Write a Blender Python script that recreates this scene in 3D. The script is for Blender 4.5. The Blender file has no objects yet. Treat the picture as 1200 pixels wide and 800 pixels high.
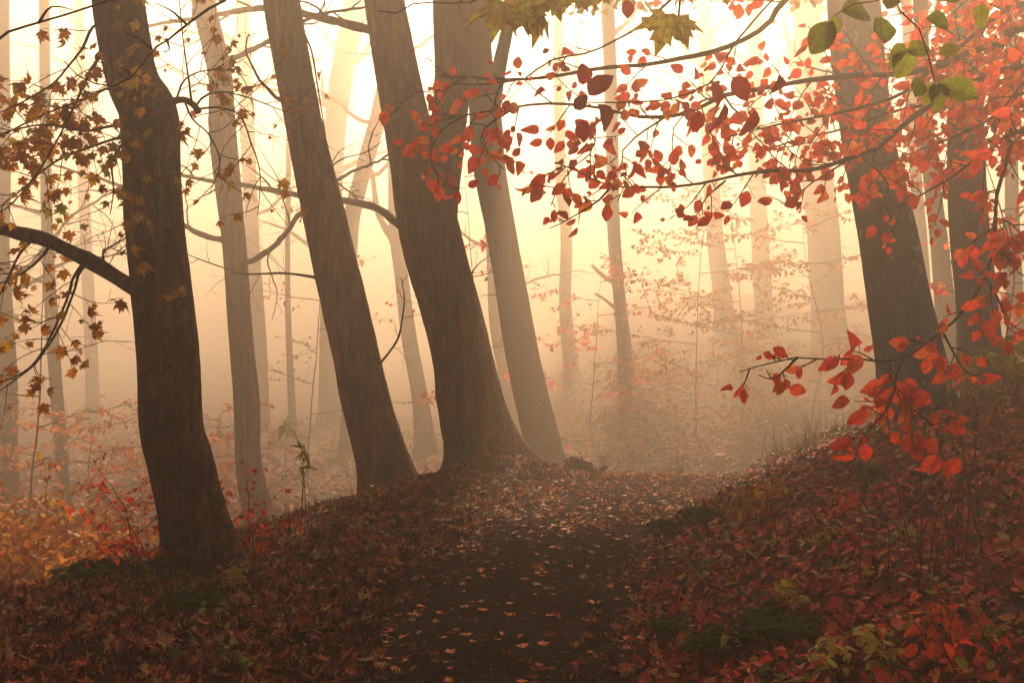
import bpy, math, random
import numpy as np
from mathutils import Vector, noise

# ------------------------------------------------------------------ camera, sky, sun, exposure
S = bpy.context.scene
COL = S.collection
R = math.radians
cam_d = bpy.data.cameras.new('camera'); cam = bpy.data.objects.new('camera', cam_d); COL.objects.link(cam)
cam_d.lens = 40; cam_d.sensor_width = 36; cam_d.clip_start = 0.05; cam_d.clip_end = 1000
cam.location = (0, 0, 1.5); cam.rotation_euler = (R(90), 0, 0)
S.camera = cam
SUN_EL, SUN_AZ = 35.0, 3.0
W = bpy.data.worlds.new('World'); S.world = W; W.use_nodes = True
nt = W.node_tree
sky = nt.nodes.new('ShaderNodeTexSky'); sky.sky_type = 'NISHITA'; sky.sun_disc = False
sky.sun_elevation = R(SUN_EL); sky.sun_rotation = R(SUN_AZ); sky.dust_density = 6.0; sky.ozone_density = 0.0; sky.air_density = 1.0
bg = nt.nodes['Background']; bg.inputs['Strength'].default_value = 0.05
nt.links.new(sky.outputs[0], bg.inputs['Color'])
sd = bpy.data.lights.new('sun', 'SUN'); sd.energy = 5.0; sd.angle = R(6); sd.color = (1.0, 0.76, 0.54)
sun = bpy.data.objects.new('sun', sd); COL.objects.link(sun)
sun.rotation_euler = Vector((math.sin(R(SUN_AZ))*math.cos(R(SUN_EL)), math.cos(R(SUN_AZ))*math.cos(R(SUN_EL)), math.sin(R(SUN_EL)))).to_track_quat('Z', 'Y').to_euler()
sun.location = (0, 0, 30)
S.view_settings.view_transform = 'Standard'; S.view_settings.look = 'None'
S.view_settings.exposure = 1.9; S.view_settings.gamma = 1.0
S.render.engine = 'CYCLES'
S.cycles.volume_bounces = 0; S.cycles.max_bounces = 8; S.cycles.diffuse_bounces = 2; S.cycles.glossy_bounces = 1
S.cycles.transmission_bounces = 3; S.cycles.transparent_max_bounces = 4
S.cycles.use_denoising = True; S.cycles.sample_clamp_indirect = 6.0; S.cycles.caustics_reflective = False
FOG_DENSITY, FOG_COLOR, FOG_G, FOG_TOP = 0.045, (1.0, 0.77, 0.54, 1), 0.72, 13.2
random.seed(7); RNG = np.random.default_rng(7)

# ------------------------------------------------------------------ helpers
F = 1333.33
def P(px, py, d):                     # a place seen at (px, py) of the 1200x800 photograph, d metres ahead
    return np.array([(px-600)/F*d, d, 1.5-(py-400)/F*d])

def obj(name, me, mat=None, parent=None, **props):
    o = bpy.data.objects.new(name, me); COL.objects.link(o)
    if mat is not None and me is not None and len(me.materials) == 0: me.materials.append(mat)
    if parent is not None: o.parent = parent
    for k, v in props.items(): o[k] = v
    return o

def thing(name, label, cat, loc, group=None):
    o = bpy.data.objects.new(name, None); COL.objects.link(o); o.location = [float(v) for v in loc]
    o.empty_display_size = 0.2
    o['label'] = label; o['category'] = cat
    if group: o['group'] = group
    return o

def np_mesh(name, V, faces_list, rnd=None, smooth=True):
    """V (n,3); faces_list: list of (m,k) int arrays"""
    me = bpy.data.meshes.new(name)
    V = np.asarray(V, dtype=np.float32)
    faces_list = [np.asarray(f, dtype=np.int32) for f in faces_list if len(f)]
    nl = sum(f.size for f in faces_list); nf = sum(len(f) for f in faces_list)
    me.vertices.add(len(V)); me.vertices.foreach_set('co', V.ravel())
    me.loops.add(nl); me.polygons.add(nf)
    me.loops.foreach_set('vertex_index', np.concatenate([f.ravel() for f in faces_list]))
    tot = np.concatenate([np.full(len(f), f.shape[1], np.int32) for f in faces_list])
    st = np.concatenate([[0], np.cumsum(tot)[:-1]]).astype(np.int32)
    me.polygons.foreach_set('loop_start', st); me.polygons.foreach_set('loop_total', tot)
    me.polygons.foreach_set('use_smooth', np.full(nf, smooth))
    me.update(calc_edges=True)
    if rnd is not None:
        a = me.attributes.new('rnd', 'FLOAT', 'POINT'); a.data.foreach_set('value', np.asarray(rnd, dtype=np.float32))
    return me

class MB:                              # collects tubes, then one mesh
    def __init__(s): s.V = []; s.Q = []; s.T = []; s.n = 0
    def add(s, V, Q=(), T=()):
        s.V.append(np.asarray(V, float))
        if len(Q): s.Q.append(np.asarray(Q)+s.n)
        if len(T): s.T.append(np.asarray(T)+s.n)
        s.n += len(V)
    def tube(s, pts, rad, sides=6, disp=None, cap=True):
        pts = np.asarray(pts, float); n = len(pts)
        rad = np.asarray(rad, float)
        tg = np.gradient(pts, axis=0); tg /= np.linalg.norm(tg, axis=1)[:, None]+1e-9
        ref = np.array([0.13, 0.97, 0.2]) if abs(tg[0][1]) < 0.9 else np.array([1, 0, 0.1])
        u = np.cross(tg, ref); u /= np.linalg.norm(u, axis=1)[:, None]+1e-9
        v = np.cross(tg, u)
        a = np.arange(sides)/sides*2*math.pi
        rr = rad[:, None]*np.ones(sides)[None, :]
        if disp is not None: rr = rr*disp(pts, a)
        V = pts[:, None, :]+rr[..., None]*(np.cos(a)[None, :, None]*u[:, None, :]+np.sin(a)[None, :, None]*v[:, None, :])
        V = V.reshape(-1, 3)
        i = np.arange(n-1)[:, None]*sides; j = np.arange(sides)[None, :]; k = (j+1) % sides
        Q = np.stack([i+j, i+k, i+sides+k, i+sides+j], -1).reshape(-1, 4)
        T = []
        if cap:
            V = np.vstack([V, pts[:1], pts[-1:]]); c = n*sides
            for q in range(sides):
                T.append((c, (q+1) % sides, q)); T.append((c+1, (n-1)*sides+q, (n-1)*sides+(q+1) % sides))
        s.add(V, Q, T)
    def build(s, name, mat, parent=None, smooth=True, rnd=None, **props):
        V = np.vstack(s.V)
        if parent is not None: V = V-np.array(parent_loc(parent))
        me = np_mesh(name, V, ([np.vstack(s.Q)] if s.Q else [])+([np.vstack(s.T)] if s.T else []), rnd, smooth)
        return obj(name, me, mat, parent, **props)

def parent_loc(p):
    l = Vector((0, 0, 0))
    while p is not None: l = l+p.location; p = p.parent
    return l

def spline(pts, n):
    """Catmull-Rom through pts (any dimension), n samples evenly by length"""
    p = np.asarray(pts, float)
    if len(p) == 2: p = np.array([p[0], (p[0]+p[1])/2, p[1]])
    q = np.vstack([2*p[0]-p[1], p, 2*p[-1]-p[-2]])
    out = []
    for i in range(1, len(q)-2):
        t = np.linspace(0, 1, 12, endpoint=False)[:, None]
        a, b, c, d = q[i-1], q[i], q[i+1], q[i+2]
        out.append(0.5*((2*b)+(-a+c)*t+(2*a-5*b+4*c-d)*t*t+(-a+3*b-3*c+d)*t**3))
    o = np.vstack(out+[p[-1:]])
    L = np.concatenate([[0], np.cumsum(np.linalg.norm(np.diff(o[:, :3], axis=0), axis=1))])
    s = np.linspace(0, L[-1], n)
    return np.stack([np.interp(s, L, o[:, k]) for k in range(o.shape[1])], 1)

def nrm(v): return v/(np.linalg.norm(v)+1e-9)
def sm(x, a, b):
    t = np.clip((x-a)/(b-a), 0, 1); return t*t*(3-2*t)

# ------------------------------------------------------------------ materials
def mat_new(name):
    m = bpy.data.materials.new(name); m.use_nodes = True
    n = m.node_tree.nodes; l = m.node_tree.links
    return m, n, l, n['Principled BSDF']

def ramp(n, l, src, stops, interp='LINEAR'):
    r = n.new('ShaderNodeValToRGB'); r.color_ramp.interpolation = interp
    e = r.color_ramp.elements
    while len(e) < len(stops): e.new(0.5)
    for q, (p, c) in zip(e, stops): q.position = p; q.color = (*c, 1)
    if src is not None: l.new(src, r.inputs[0])
    return r

def noise_n(n, l, scale, detail=4, rough=0.55, coord=None, sc=None):
    t = n.new('ShaderNodeTexNoise'); t.inputs['Scale'].default_value = scale; t.inputs['Detail'].default_value = detail
    t.inputs['Roughness'].default_value = rough
    if coord is None: coord = n.new('ShaderNodeTexCoord').outputs['Object']
    if sc is not None:
        mp = n.new('ShaderNodeMapping'); mp.inputs['Scale'].default_value = sc; l.new(coord, mp.inputs[0]); coord = mp.outputs[0]
    l.new(coord, t.inputs['Vector'])
    return t

def bark(name, dark, light, moss=0.0, plates=False, spots=False, bump=0.6, streak=0.9):
    m, n, l, b = mat_new(name)
    a = noise_n(n, l, 7, 6, 0.65, sc=(1, 1, 0.35))
    c = ramp(n, l, a.outputs['Fac'], [(0.3, dark), (0.7, light)])
    col = c.outputs[0]
    st = noise_n(n, l, 26, 5, 0.75, sc=(1, 1, 0.09 if bump > .5 else .5))
    rs = ramp(n, l, st.outputs['Fac'], [(0.38, (0.12,)*3), (0.5, (1.0,)*3), (0.62, (1.9,)*3)])
    mz = n.new('ShaderNodeMixRGB'); mz.blend_type = 'MULTIPLY'; mz.inputs[0].default_value = streak
    l.new(col, mz.inputs[1]); l.new(rs.outputs[0], mz.inputs[2]); col = mz.outputs[0]
    g = noise_n(n, l, 22, 5, 0.7, sc=(1, 1, 0.18 if plates else 0.6))
    h = g.outputs['Fac']
    if plates:
        v = n.new('ShaderNodeTexVoronoi'); v.feature = 'DISTANCE_TO_EDGE'; v.inputs['Scale'].default_value = 16
        mp = n.new('ShaderNodeMapping'); mp.inputs['Scale'].default_value = (1, 1, 0.28)
        dd = noise_n(n, l, 5, 3)
        ad = n.new('ShaderNodeMixRGB'); ad.blend_type = 'ADD'; ad.inputs[0].default_value = 0.45
        tc = n.new('ShaderNodeTexCoord'); l.new(tc.outputs['Object'], ad.inputs[1]); l.new(dd.outputs['Color'], ad.inputs[2])
        l.new(ad.outputs[0], mp.inputs[0]); l.new(mp.outputs[0], v.inputs['Vector'])
        r2 = ramp(n, l, v.outputs['Distance'], [(0.0, (0.25, 0.25, 0.25)), (0.10, (1, 1, 1))])
        mx = n.new('ShaderNodeMixRGB'); mx.blend_type = 'MULTIPLY'; mx.inputs[0].default_value = 0.55
        l.new(col, mx.inputs[1]); l.new(r2.outputs[0], mx.inputs[2]); col = mx.outputs[0]
        mh = n.new('ShaderNodeMath'); mh.operation = 'MULTIPLY_ADD'; mh.inputs[1].default_value = 0.5
        l.new(h, mh.inputs[0]); l.new(r2.outputs[0], mh.inputs[2]); h = mh.outputs[0]
    if spots:
        v = noise_n(n, l, 13, 2, 0.4)
        r3 = ramp(n, l, v.outputs['Fac'], [(0.66, (0, 0, 0)), (0.69, (1, 1, 1))])
        mx = n.new('ShaderNodeMixRGB'); l.new(r3.outputs[0], mx.inputs[0]); l.new(col, mx.inputs[1]); mx.inputs[2].default_value = (0.30, 0.29, 0.25, 1); col = mx.outputs[0]
    if moss > 0:
        v = noise_n(n, l, 2.2, 5, 0.6)
        r4 = ramp(n, l, v.outputs['Fac'], [(0.62-0.25*moss, (0, 0, 0)), (0.75-0.2*moss, (0.85, 0.85, 0.85))])
        mx = n.new('ShaderNodeMixRGB'); l.new(r4.outputs[0], mx.inputs[0]); l.new(col, mx.inputs[1]); mx.inputs[2].default_value = (0.045, 0.055, 0.018, 1); col = mx.outputs[0]
    l.new(col, b.inputs['Base Color']); b.inputs['Roughness'].default_value = 0.9; b.inputs['Specular IOR Level'].default_value = 0.15
    bp = n.new('ShaderNodeBump'); bp.inputs['Strength'].default_value = bump; bp.inputs['Distance'].default_value = 0.07
    l.new(h, bp.inputs['Height']); l.new(bp.outputs[0], b.inputs['Normal'])
    return m

def leafmat(name, stops, trans=0.4, vary=0.35, rough=0.55, spec=0.15):
    m, n, l, b = mat_new(name)
    at = n.new('ShaderNodeAttribute'); at.attribute_name = 'rnd'
    c = ramp(n, l, at.outputs['Fac'], stops)
    nz = noise_n(n, l, 60, 3, 0.6)
    r2 = ramp(n, l, nz.outputs['Fac'], [(0.3, (1-vary,)*3), (0.6, (1, 1, 1))])
    mx = n.new('ShaderNodeMixRGB'); mx.blend_type = 'MULTIPLY'; mx.inputs[0].default_value = 1
    l.new(c.outputs[0], mx.inputs[1]); l.new(r2.outputs[0], mx.inputs[2])
    la = n.new('ShaderNodeAttribute'); la.attribute_name = 'leaf'; sx = n.new('ShaderNodeSeparateXYZ'); l.new(la.outputs['Vector'], sx.inputs[0])
    def mth(op, a_, b_=None):
        q_ = n.new('ShaderNodeMath'); q_.operation = op
        for i_, v_ in enumerate((a_, b_)):
            if v_ is None: continue
            if isinstance(v_, (int, float)): q_.inputs[i_].default_value = v_
            else: l.new(v_, q_.inputs[i_])
        return q_.outputs[0]
    ax = mth('ABSOLUTE', sx.outputs[0])
    fr = mth('FRACT', mth('MULTIPLY', mth('SUBTRACT', sx.outputs[1], mth('MULTIPLY', ax, 0.75)), 8.0))
    vn = mth('MAXIMUM', mth('LESS_THAN', fr, 0.14), mth('LESS_THAN', ax, 0.022))
    has = mth('GREATER_THAN', mth('ADD', ax, mth('ABSOLUTE', sx.outputs[1])), 0.0005)
    vf = mth('MULTIPLY', mth('MULTIPLY', vn, has), 0.4)
    mv = n.new('ShaderNodeMixRGB'); mv.blend_type = 'MULTIPLY'; l.new(vf, mv.inputs[0]); l.new(mx.outputs[0], mv.inputs[1]); mv.inputs[2].default_value = (0.35, 0.25, 0.25, 1); mx = mv
    nz3 = noise_n(n, l, 14, 2, 0.5)
    r3 = ramp(n, l, nz3.outputs['Fac'], [(0.35, (0.7, 0.55, 0.5)), (0.5, (1, 1, 1)), (0.7, (1.15, 1.5, 1.2))])
    m3 = n.new('ShaderNodeMixRGB'); m3.blend_type = 'MULTIPLY'; m3.inputs[0].default_value = 0.8
    l.new(mx.outputs[0], m3.inputs[1]); l.new(r3.outputs[0], m3.inputs[2]); mx = m3
    l.new(mx.outputs[0], b.inputs['Base Color']); b.inputs['Roughness'].default_value = rough; b.inputs['Specular IOR Level'].default_value = spec
    if trans > 0:
        tr = n.new('ShaderNodeBsdfTranslucent'); l.new(mx.outputs[0], tr.inputs['Color'])
        ms = n.new('ShaderNodeMixShader'); ms.inputs[0].default_value = trans
        l.new(b.outputs[0], ms.inputs[1]); l.new(tr.outputs[0], ms.inputs[2])
        l.new(ms.outputs[0], n['Material Output'].inputs['Surface'])
    return m

def plain(name, c, rough=0.85):
    m, n, l, b = mat_new(name)
    nz = noise_n(n, l, 30, 3)
    r = ramp(n, l, nz.outputs['Fac'], [(0.3, tuple(v*0.6 for v in c)), (0.7, tuple(v*1.3 for v in c))])
    l.new(r.outputs[0], b.inputs['Base Color']); b.inputs['Roughness'].default_value = rough; b.inputs['Specular IOR Level'].default_value = 0.2
    return m

M = {}
M['bark_dark'] = bark('scaly brown bark', (0.03, 0.012, 0.007), (0.26, 0.10, 0.05), moss=0.25, plates=True, bump=1.0)
M['bark_brown'] = bark('ridged brown bark', (0.06, 0.028, 0.016), (0.30, 0.16, 0.085), plates=False, bump=1.0)
M['bark_grey'] = bark('smooth grey beech bark', (0.055, 0.055, 0.055), (0.12, 0.118, 0.115), moss=0.05, spots=True, bump=0.35, streak=0.5)
M['bark_green'] = bark('mossy smooth bark', (0.055, 0.048, 0.030), (0.13, 0.11, 0.07), moss=0.5, bump=0.4, streak=0.7)
M['bark_far'] = bark('distant bark', (0.05, 0.042, 0.03), (0.11, 0.09, 0.065), moss=0.3, bump=0.3)
M['twig'] = plain('dark twig bark', (0.022, 0.014, 0.010))
M['twig_brown'] = plain('brown twig bark', (0.05, 0.032, 0.02))
M['red_leaf'] = leafmat('red beech leaves', [(0.0, (0.40, 0.02, 0.018)), (0.15, (0.80, 0.04, 0.025)), (0.5, (0.85, 0.06, 0.02)), (0.8, (0.9, 0.11, 0.025)), (1.0, (0.9, 0.25, 0.04))], trans=0.7)
M['dark_red_leaf'] = leafmat('dark red leaves', [(0.0, (0.13, 0.006, 0.012)), (1.0, (0.45, 0.012, 0.012))], trans=0.45)
M['maple_leaf'] = leafmat('orange brown maple leaves', [(0.0, (0.45, 0.14, 0.015)), (0.3, (0.72, 0.26, 0.02)), (0.6, (0.85, 0.36, 0.03)), (0.8, (0.75, 0.44, 0.04)), (0.93, (0.3, 0.28, 0.03)), (1.0, (0.2, 0.22, 0.025))], trans=0.75, vary=0.5)
M['orange_leaf'] = leafmat('orange beech leaves', [(0.0, (0.5, 0.13, 0.02)), (0.6, (0.75, 0.27, 0.04)), (1.0, (0.55, 0.33, 0.05))], trans=0.45)
M['olive_leaf'] = leafmat('yellow green maple leaves', [(0.0, (0.5, 0.28, 0.02)), (0.4, (0.55, 0.40, 0.03)), (1.0, (0.30, 0.34, 0.03))], trans=0.45, vary=0.6)
M['green_leaf'] = leafmat('green hornbeam leaves', [(0.0, (0.14, 0.18, 0.02)), (1.0, (0.34, 0.36, 0.04))], trans=0.4)
M['weed_leaf'] = leafmat('green weed leaves', [(0.0, (0.03, 0.045, 0.012)), (0.6, (0.07, 0.095, 0.02)), (1.0, (0.16, 0.17, 0.03))], trans=0.3, rough=0.9)
M['yellow_leaf'] = leafmat('yellow leaves', [(0.0, (0.5, 0.3, 0.03)), (0.6, (0.6, 0.45, 0.05)), (1.0, (0.4, 0.4, 0.05))], trans=0.4)
M['grass'] = leafmat('grass blades', [(0.0, (0.20, 0.15, 0.06)), (0.6, (0.09, 0.10, 0.03)), (1.0, (0.14, 0.14, 0.04))], trans=0.3)
M['litter_red'] = leafmat('fallen beech leaves', [(0.0, (0.045, 0.016, 0.012)), (0.25, (0.14, 0.022, 0.014)), (0.5, (0.36, 0.028, 0.024)), (0.75, (0.62, 0.045, 0.032)), (0.9, (0.75, 0.22, 0.10)), (0.96, (0.45, 0.25, 0.06)), (1.0, (0.30, 0.26, 0.06))], trans=0.1, rough=0.65, spec=0.1)
M['litter_brown'] = leafmat('fallen maple leaves', [(0.0, (0.04, 0.018, 0.012)), (0.35, (0.12, 0.032, 0.018)), (0.62, (0.34, 0.065, 0.03)), (0.85, (0.65, 0.16, 0.05)), (0.95, (0.6, 0.3, 0.10)), (1.0, (0.4, 0.3, 0.08))], trans=0.1, rough=0.65, spec=0.1)
M['path_leaf'] = leafmat('orange fallen leaves', [(0.0, (0.30, 0.06, 0.025)), (0.35, (0.75, 0.14, 0.04)), (0.6, (0.85, 0.24, 0.07)), (1.0, (0.85, 0.45, 0.12))], trans=0.1, rough=0.65, spec=0.1)

def ground_mat():
    m, n, l, b = mat_new('leaf strewn forest soil')
    tc = n.new('ShaderNodeTexCoord').outputs['Object']
    v = n.new('ShaderNodeTexVoronoi'); v.inputs['Scale'].default_value = 9; l.new(tc, v.inputs['Vector'])
    c = ramp(n, l, v.outputs['Color'], [(0.0, (0.035, 0.02, 0.013)), (0.4, (0.09, 0.04, 0.022)), (0.7, (0.2, 0.075, 0.035)), (1.0, (0.28, 0.13, 0.06))])
    nz = noise_n(n, l, 0.45, 5, 0.6, tc)
    r = ramp(n, l, nz.outputs['Fac'], [(0.48, (0, 0, 0)), (0.62, (0.75,)*3)])
    mx = n.new('ShaderNodeMixRGB'); l.new(r.outputs[0], mx.inputs[0]); l.new(c.outputs[0], mx.inputs[1]); mx.inputs[2].default_value = (0.05, 0.055, 0.02, 1)
    l.new(mx.outputs[0], b.inputs['Base Color']); b.inputs['Roughness'].default_value = 0.95; b.inputs['Specular IOR Level'].default_value = 0.1
    bp = n.new('ShaderNodeBump'); bp.inputs['Strength'].default_value = 0.8; bp.inputs['Distance'].default_value = 0.05
    l.new(v.outputs['Distance'], bp.inputs['Height']); l.new(bp.outputs[0], b.inputs['Normal'])
    return m
def path_mat():
    m, n, l, b = mat_new('trodden dark earth')
    nz = noise_n(n, l, 18, 8, 0.7)
    c = ramp(n, l, nz.outputs['Fac'], [(0.3, (0.007, 0.004, 0.0025)), (0.5, (0.024, 0.014, 0.009)), (0.72, (0.065, 0.038, 0.025))])
    n2 = noise_n(n, l, 1.6, 4, 0.6)
    r2 = ramp(n, l, n2.outputs['Fac'], [(0.35, (0.65,)*3), (0.65, (1.15,)*3)])
    mx = n.new('ShaderNodeMixRGB'); mx.blend_type = 'MULTIPLY'; mx.inputs[0].default_value = 1
    l.new(c.outputs[0], mx.inputs[1]); l.new(r2.outputs[0], mx.inputs[2])
    l.new(mx.outputs[0], b.inputs['Base Color']); b.inputs['Roughness'].default_value = 1.0; b.inputs['Specular IOR Level'].default_value = 0.03
    bp = n.new('ShaderNodeBump'); bp.inputs['Strength'].default_value = 0.9; bp.inputs['Distance'].default_value = 0.03
    n3 = noise_n(n, l, 45, 6, 0.7); l.new(n3.outputs['Fac'], bp.inputs['Height']); l.new(bp.outputs[0], b.inputs['Normal'])
    return m
M['ground'] = ground_mat(); M['path'] = path_mat()

# ------------------------------------------------------------------ terrain
def edgeR(y): return np.interp(y, [-20, 3, 5, 7, 8.5, 10, 12, 14, 18, 25, 60], [.3, .45, .55, .85, 1.1, 1.7, 2.4, 3.3, 5.2, 8.5, 25])
def edgeL(y): return np.interp(y, [-20, 3, 5, 7, 9, 11, 12.5, 14, 18, 25, 60], [-1.1, -.95, -.85, -.85, -.5, -.05, .35, .9, 2.6, 5.8, 21])
def crestL(y): return np.interp(y, [-20, 0, 5, 6, 7, 9.5, 11, 12.5, 16], [-6, -4.4, -3.4, -2.95, -2.3, -1.45, -.9, -.25, 1.0])
BUMPS = [(-.05, 12.5, .7, .24), (-1.6, 12.0, .5, .06), (-1.9, 6.9, .6, .10), (.75, 13.3, .28, .22), (3.3, 9.0, .8, .08), (2.55, 24, 1.0, .3)]
def wob(x, y):
    return (np.sin(x*2.1+y*1.3+.5)*np.sin(y*1.7-x*.8)*.5+np.sin(x*5.3-y*2.2+1.1)*np.sin(y*4.1+x*1.9)*.28+np.sin(x*11.7+y*7.9)*np.sin(y*12.9-x*6.1+2)*.12)
def H(x, y):
    x = np.asarray(x, float); y = np.asarray(y, float)
    s = x-edgeR(y)-.05*np.sin(y*3.1)-.04*np.sin(y*7.3+1)
    k = 1-.85*sm(y, 13, 22)
    bank = (.13*sm(s, -.05, .35)+2.8*(1-np.exp(-.43*np.maximum(s-.05, 0)/2.8)))*k
    c = sm(y, 12.4, 17.5); q = crestL(y)-x; d = sm(q, -.1, 3.6)
    low = -1.05*(1-(1-c)*(1-d))
    berm = .07*sm(edgeL(y)-x, 0, .6)*(1-d)*(1-c)
    f = sm(x/np.maximum(y, 5), -.02, .12)
    hill = 9*(1-np.exp(-.17*np.maximum(y-17.5, 0)/9))*f+.02*np.maximum(y-25, 0)*(1-f)
    hill = hill*(1-.4*sm(y, 60, 120))
    z = bank+low+berm+hill
    for bx, by, r, h in BUMPS: z = z+h*np.exp(-((x-bx)**2+(y-by)**2)/(2*r*r*.35))
    onpath = sm(s, -.25, .1)+sm(edgeL(y)-x, -.25, .1)
    return z+wob(x, y)*(.012+.05*np.clip(onpath, 0, 1))

def axis(lo, a, b, hi, fine, grow=1.13):
    c = list(np.arange(a, b, fine)); st = fine; v = a
    while v > lo: st *= grow; v -= st; c.insert(0, v)
    st = fine; v = c[-1]
    while v < hi: st *= grow; v += st; c.append(v)
    return np.array(c)
gx = axis(-130, -4.5, 5.5, 130, .065); gy = axis(-60, 2.0, 14.5, 150, .065)
X, Y = np.meshgrid(gx, gy); Z = H(X, Y)
nx, ny = len(gx), len(gy)
V = np.stack([X.ravel(), Y.ravel(), Z.ravel()], 1)
i, j = np.meshgrid(np.arange(nx-1), np.arange(ny-1)); q = (j*nx+i).ravel()
Q = np.stack([q, q+1, q+nx+1, q+nx], 1)
ground = obj('ground', np_mesh('ground', V, [Q]), M['ground'], kind='structure')
cx = V[Q].mean(1)
ins = (cx[:, 0] > edgeL(cx[:, 1])-.02+.07*np.sin(cx[:, 1]*4)) & (cx[:, 0] < edgeR(cx[:, 1])+.05) & (cx[:, 1] > -3) & (cx[:, 1] < 24)
Qp = Q[ins]; used = np.unique(Qp); mp_ = np.zeros(len(V), int); mp_[used] = np.arange(len(used))
Vp = V[used].copy(); Vp[:, 2] += .006
path = obj('path', np_mesh('path', Vp, [mp_[Qp]]), M['path'], kind='structure')

# ------------------------------------------------------------------ fog (the air of the place)
def fog_box():
    x0, x1, y0, y1, z0, z1 = -140, 140, -70, 160, float(V[:, 2].min())-1, FOG_TOP
    v = [(x, y, z) for z in (z0, z1) for y in (y0, y1) for x in (x0, x1)]
    f = [(0, 2, 3, 1), (4, 5, 7, 6), (0, 1, 5, 4), (2, 6, 7, 3), (0, 4, 6, 2), (1, 3, 7, 5)]
    me = np_mesh('haze', v, [f], smooth=False)
    m = bpy.data.materials.new('fog'); m.use_nodes = True; n = m.node_tree.nodes; n.clear()
    o = n.new('ShaderNodeOutputMaterial'); p = n.new('ShaderNodeVolumePrincipled')
    p.inputs['Color'].default_value = FOG_COLOR; p.inputs['Density'].default_value = FOG_DENSITY; p.inputs['Anisotropy'].default_value = FOG_G
    m.node_tree.links.new(p.outputs[0], o.inputs['Volume'])
    obj('haze', me, m, kind='stuff')
fog_box()

# ------------------------------------------------------------------ leaves
def tpl_beech(curl, fold, seed, fine=False):
    r = random.Random(seed)
    t = [0, .1, .26, .44, .62, .8, .92, 1] if fine else [0, .22, .5, .78, 1]
    w = [0, .17, .31, .36, .32, .21, .10, 0] if fine else [0, .27, .35, .22, 0]
    sk = r.uniform(-.06, .06); V = [(0, 0, 0)]; Qs = []; T = []; row = None
    for k in range(1, len(t)-1):
        a = t[k]; bl = w[k]*r.uniform(.94, 1.07); br = w[k]*r.uniform(.94, 1.07); z = -curl*a*a; xm = sk*math.sin(math.pi*a)
        V += [(xm-bl, a+r.uniform(-.02, .02), z+fold*bl+r.uniform(-.04, .04)), (xm, a, z), (xm+br, a+r.uniform(-.02, .02), z+fold*br+r.uniform(-.04, .04))]
        i = len(V)-3
        if row is None: T += [(0, i+1, i), (0, i+2, i+1)]
        else: Qs += [(row, row+1, i+1, i), (row+1, row+2, i+2, i+1)]
        row = i
    V.append((0, 1, -curl)); n = len(V)-1; T += [(row, row+1, n), (row+1, row+2, n)]
    V += [(0, -.14, 0), (.018, 0, 0)]; T.append((0, n+1, n+2))
    return np.array(V), np.array(Qs), np.array(T)
def tpl_maple(curl, crump, seed):
    r = random.Random(seed)
    half = [(0, -.02), (.20, -.10), (.42, -.04), (.30, .16), (.62, .22), (.50, .34), (.72, .52), (.48, .50), (.36, .58), (.24, .48), (.30, .78), (.14, .74), (0, 1.05)]
    pts = half+[(-x, y) for x, y in reversed(half[1:-1])]
    V = [(0, .32, 0)]
    for k, (x, y) in enumerate(pts):
        x *= r.uniform(.88, 1.1); y2 = y*r.uniform(.95, 1.05); rr = math.hypot(x, y-.32)
        V.append((x, y2, -curl*rr*rr+crump*r.uniform(-1, 1)*rr))
    n = len(pts)
    T = [(0, 1+k, 1+(k+1) % n) for k in range(n)]
    V += [(.012, -.02, 0), (-.012, -.02, 0), (.0, -.45, -.1)]; T.append((n+1, n+2, n+3))
    V = np.array(V); V[:, :2] *= .72
    return V, np.zeros((0, 4), int), np.array(T)
BEECH = [tpl_beech(c_, f_, k_+1, True) for k_, (c_, f_) in enumerate(((.15, .15), (.35, .35), (-.1, .25), (.5, -.2), (.7, .6), (.3, .9), (-.4, .5), (.1, .05), (1.0, .4), (.2, -.3), (.45, 1.2)))]
BEECH_CURLED = [tpl_beech(c_, f_, k_+31, True) for k_, (c_, f_) in enumerate(((.3, .4), (-.35, .35), (.1, .2), (.8, .8), (.25, -.35), (-.7, .6), (.5, 1.3)))]
BEECH_DRY = [tpl_beech(.3, .4, 5), tpl_beech(-.3, .3, 6), tpl_beech(.1, .2, 7), tpl_beech(.7, .8, 8), tpl_beech(.2, -.3, 9)]
MAPLE = [tpl_maple(.2, .08, 1), tpl_maple(.7, .15, 2), tpl_maple(-.3, .15, 3), tpl_maple(1.3, .2, 4)]
MAPLE_DRY = [tpl_maple(.25, .15, 5), tpl_maple(-.3, .2, 6), tpl_maple(-.2, .3, 7), tpl_maple(.7, .45, 8), tpl_maple(-.9, .4, 9)]

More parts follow.
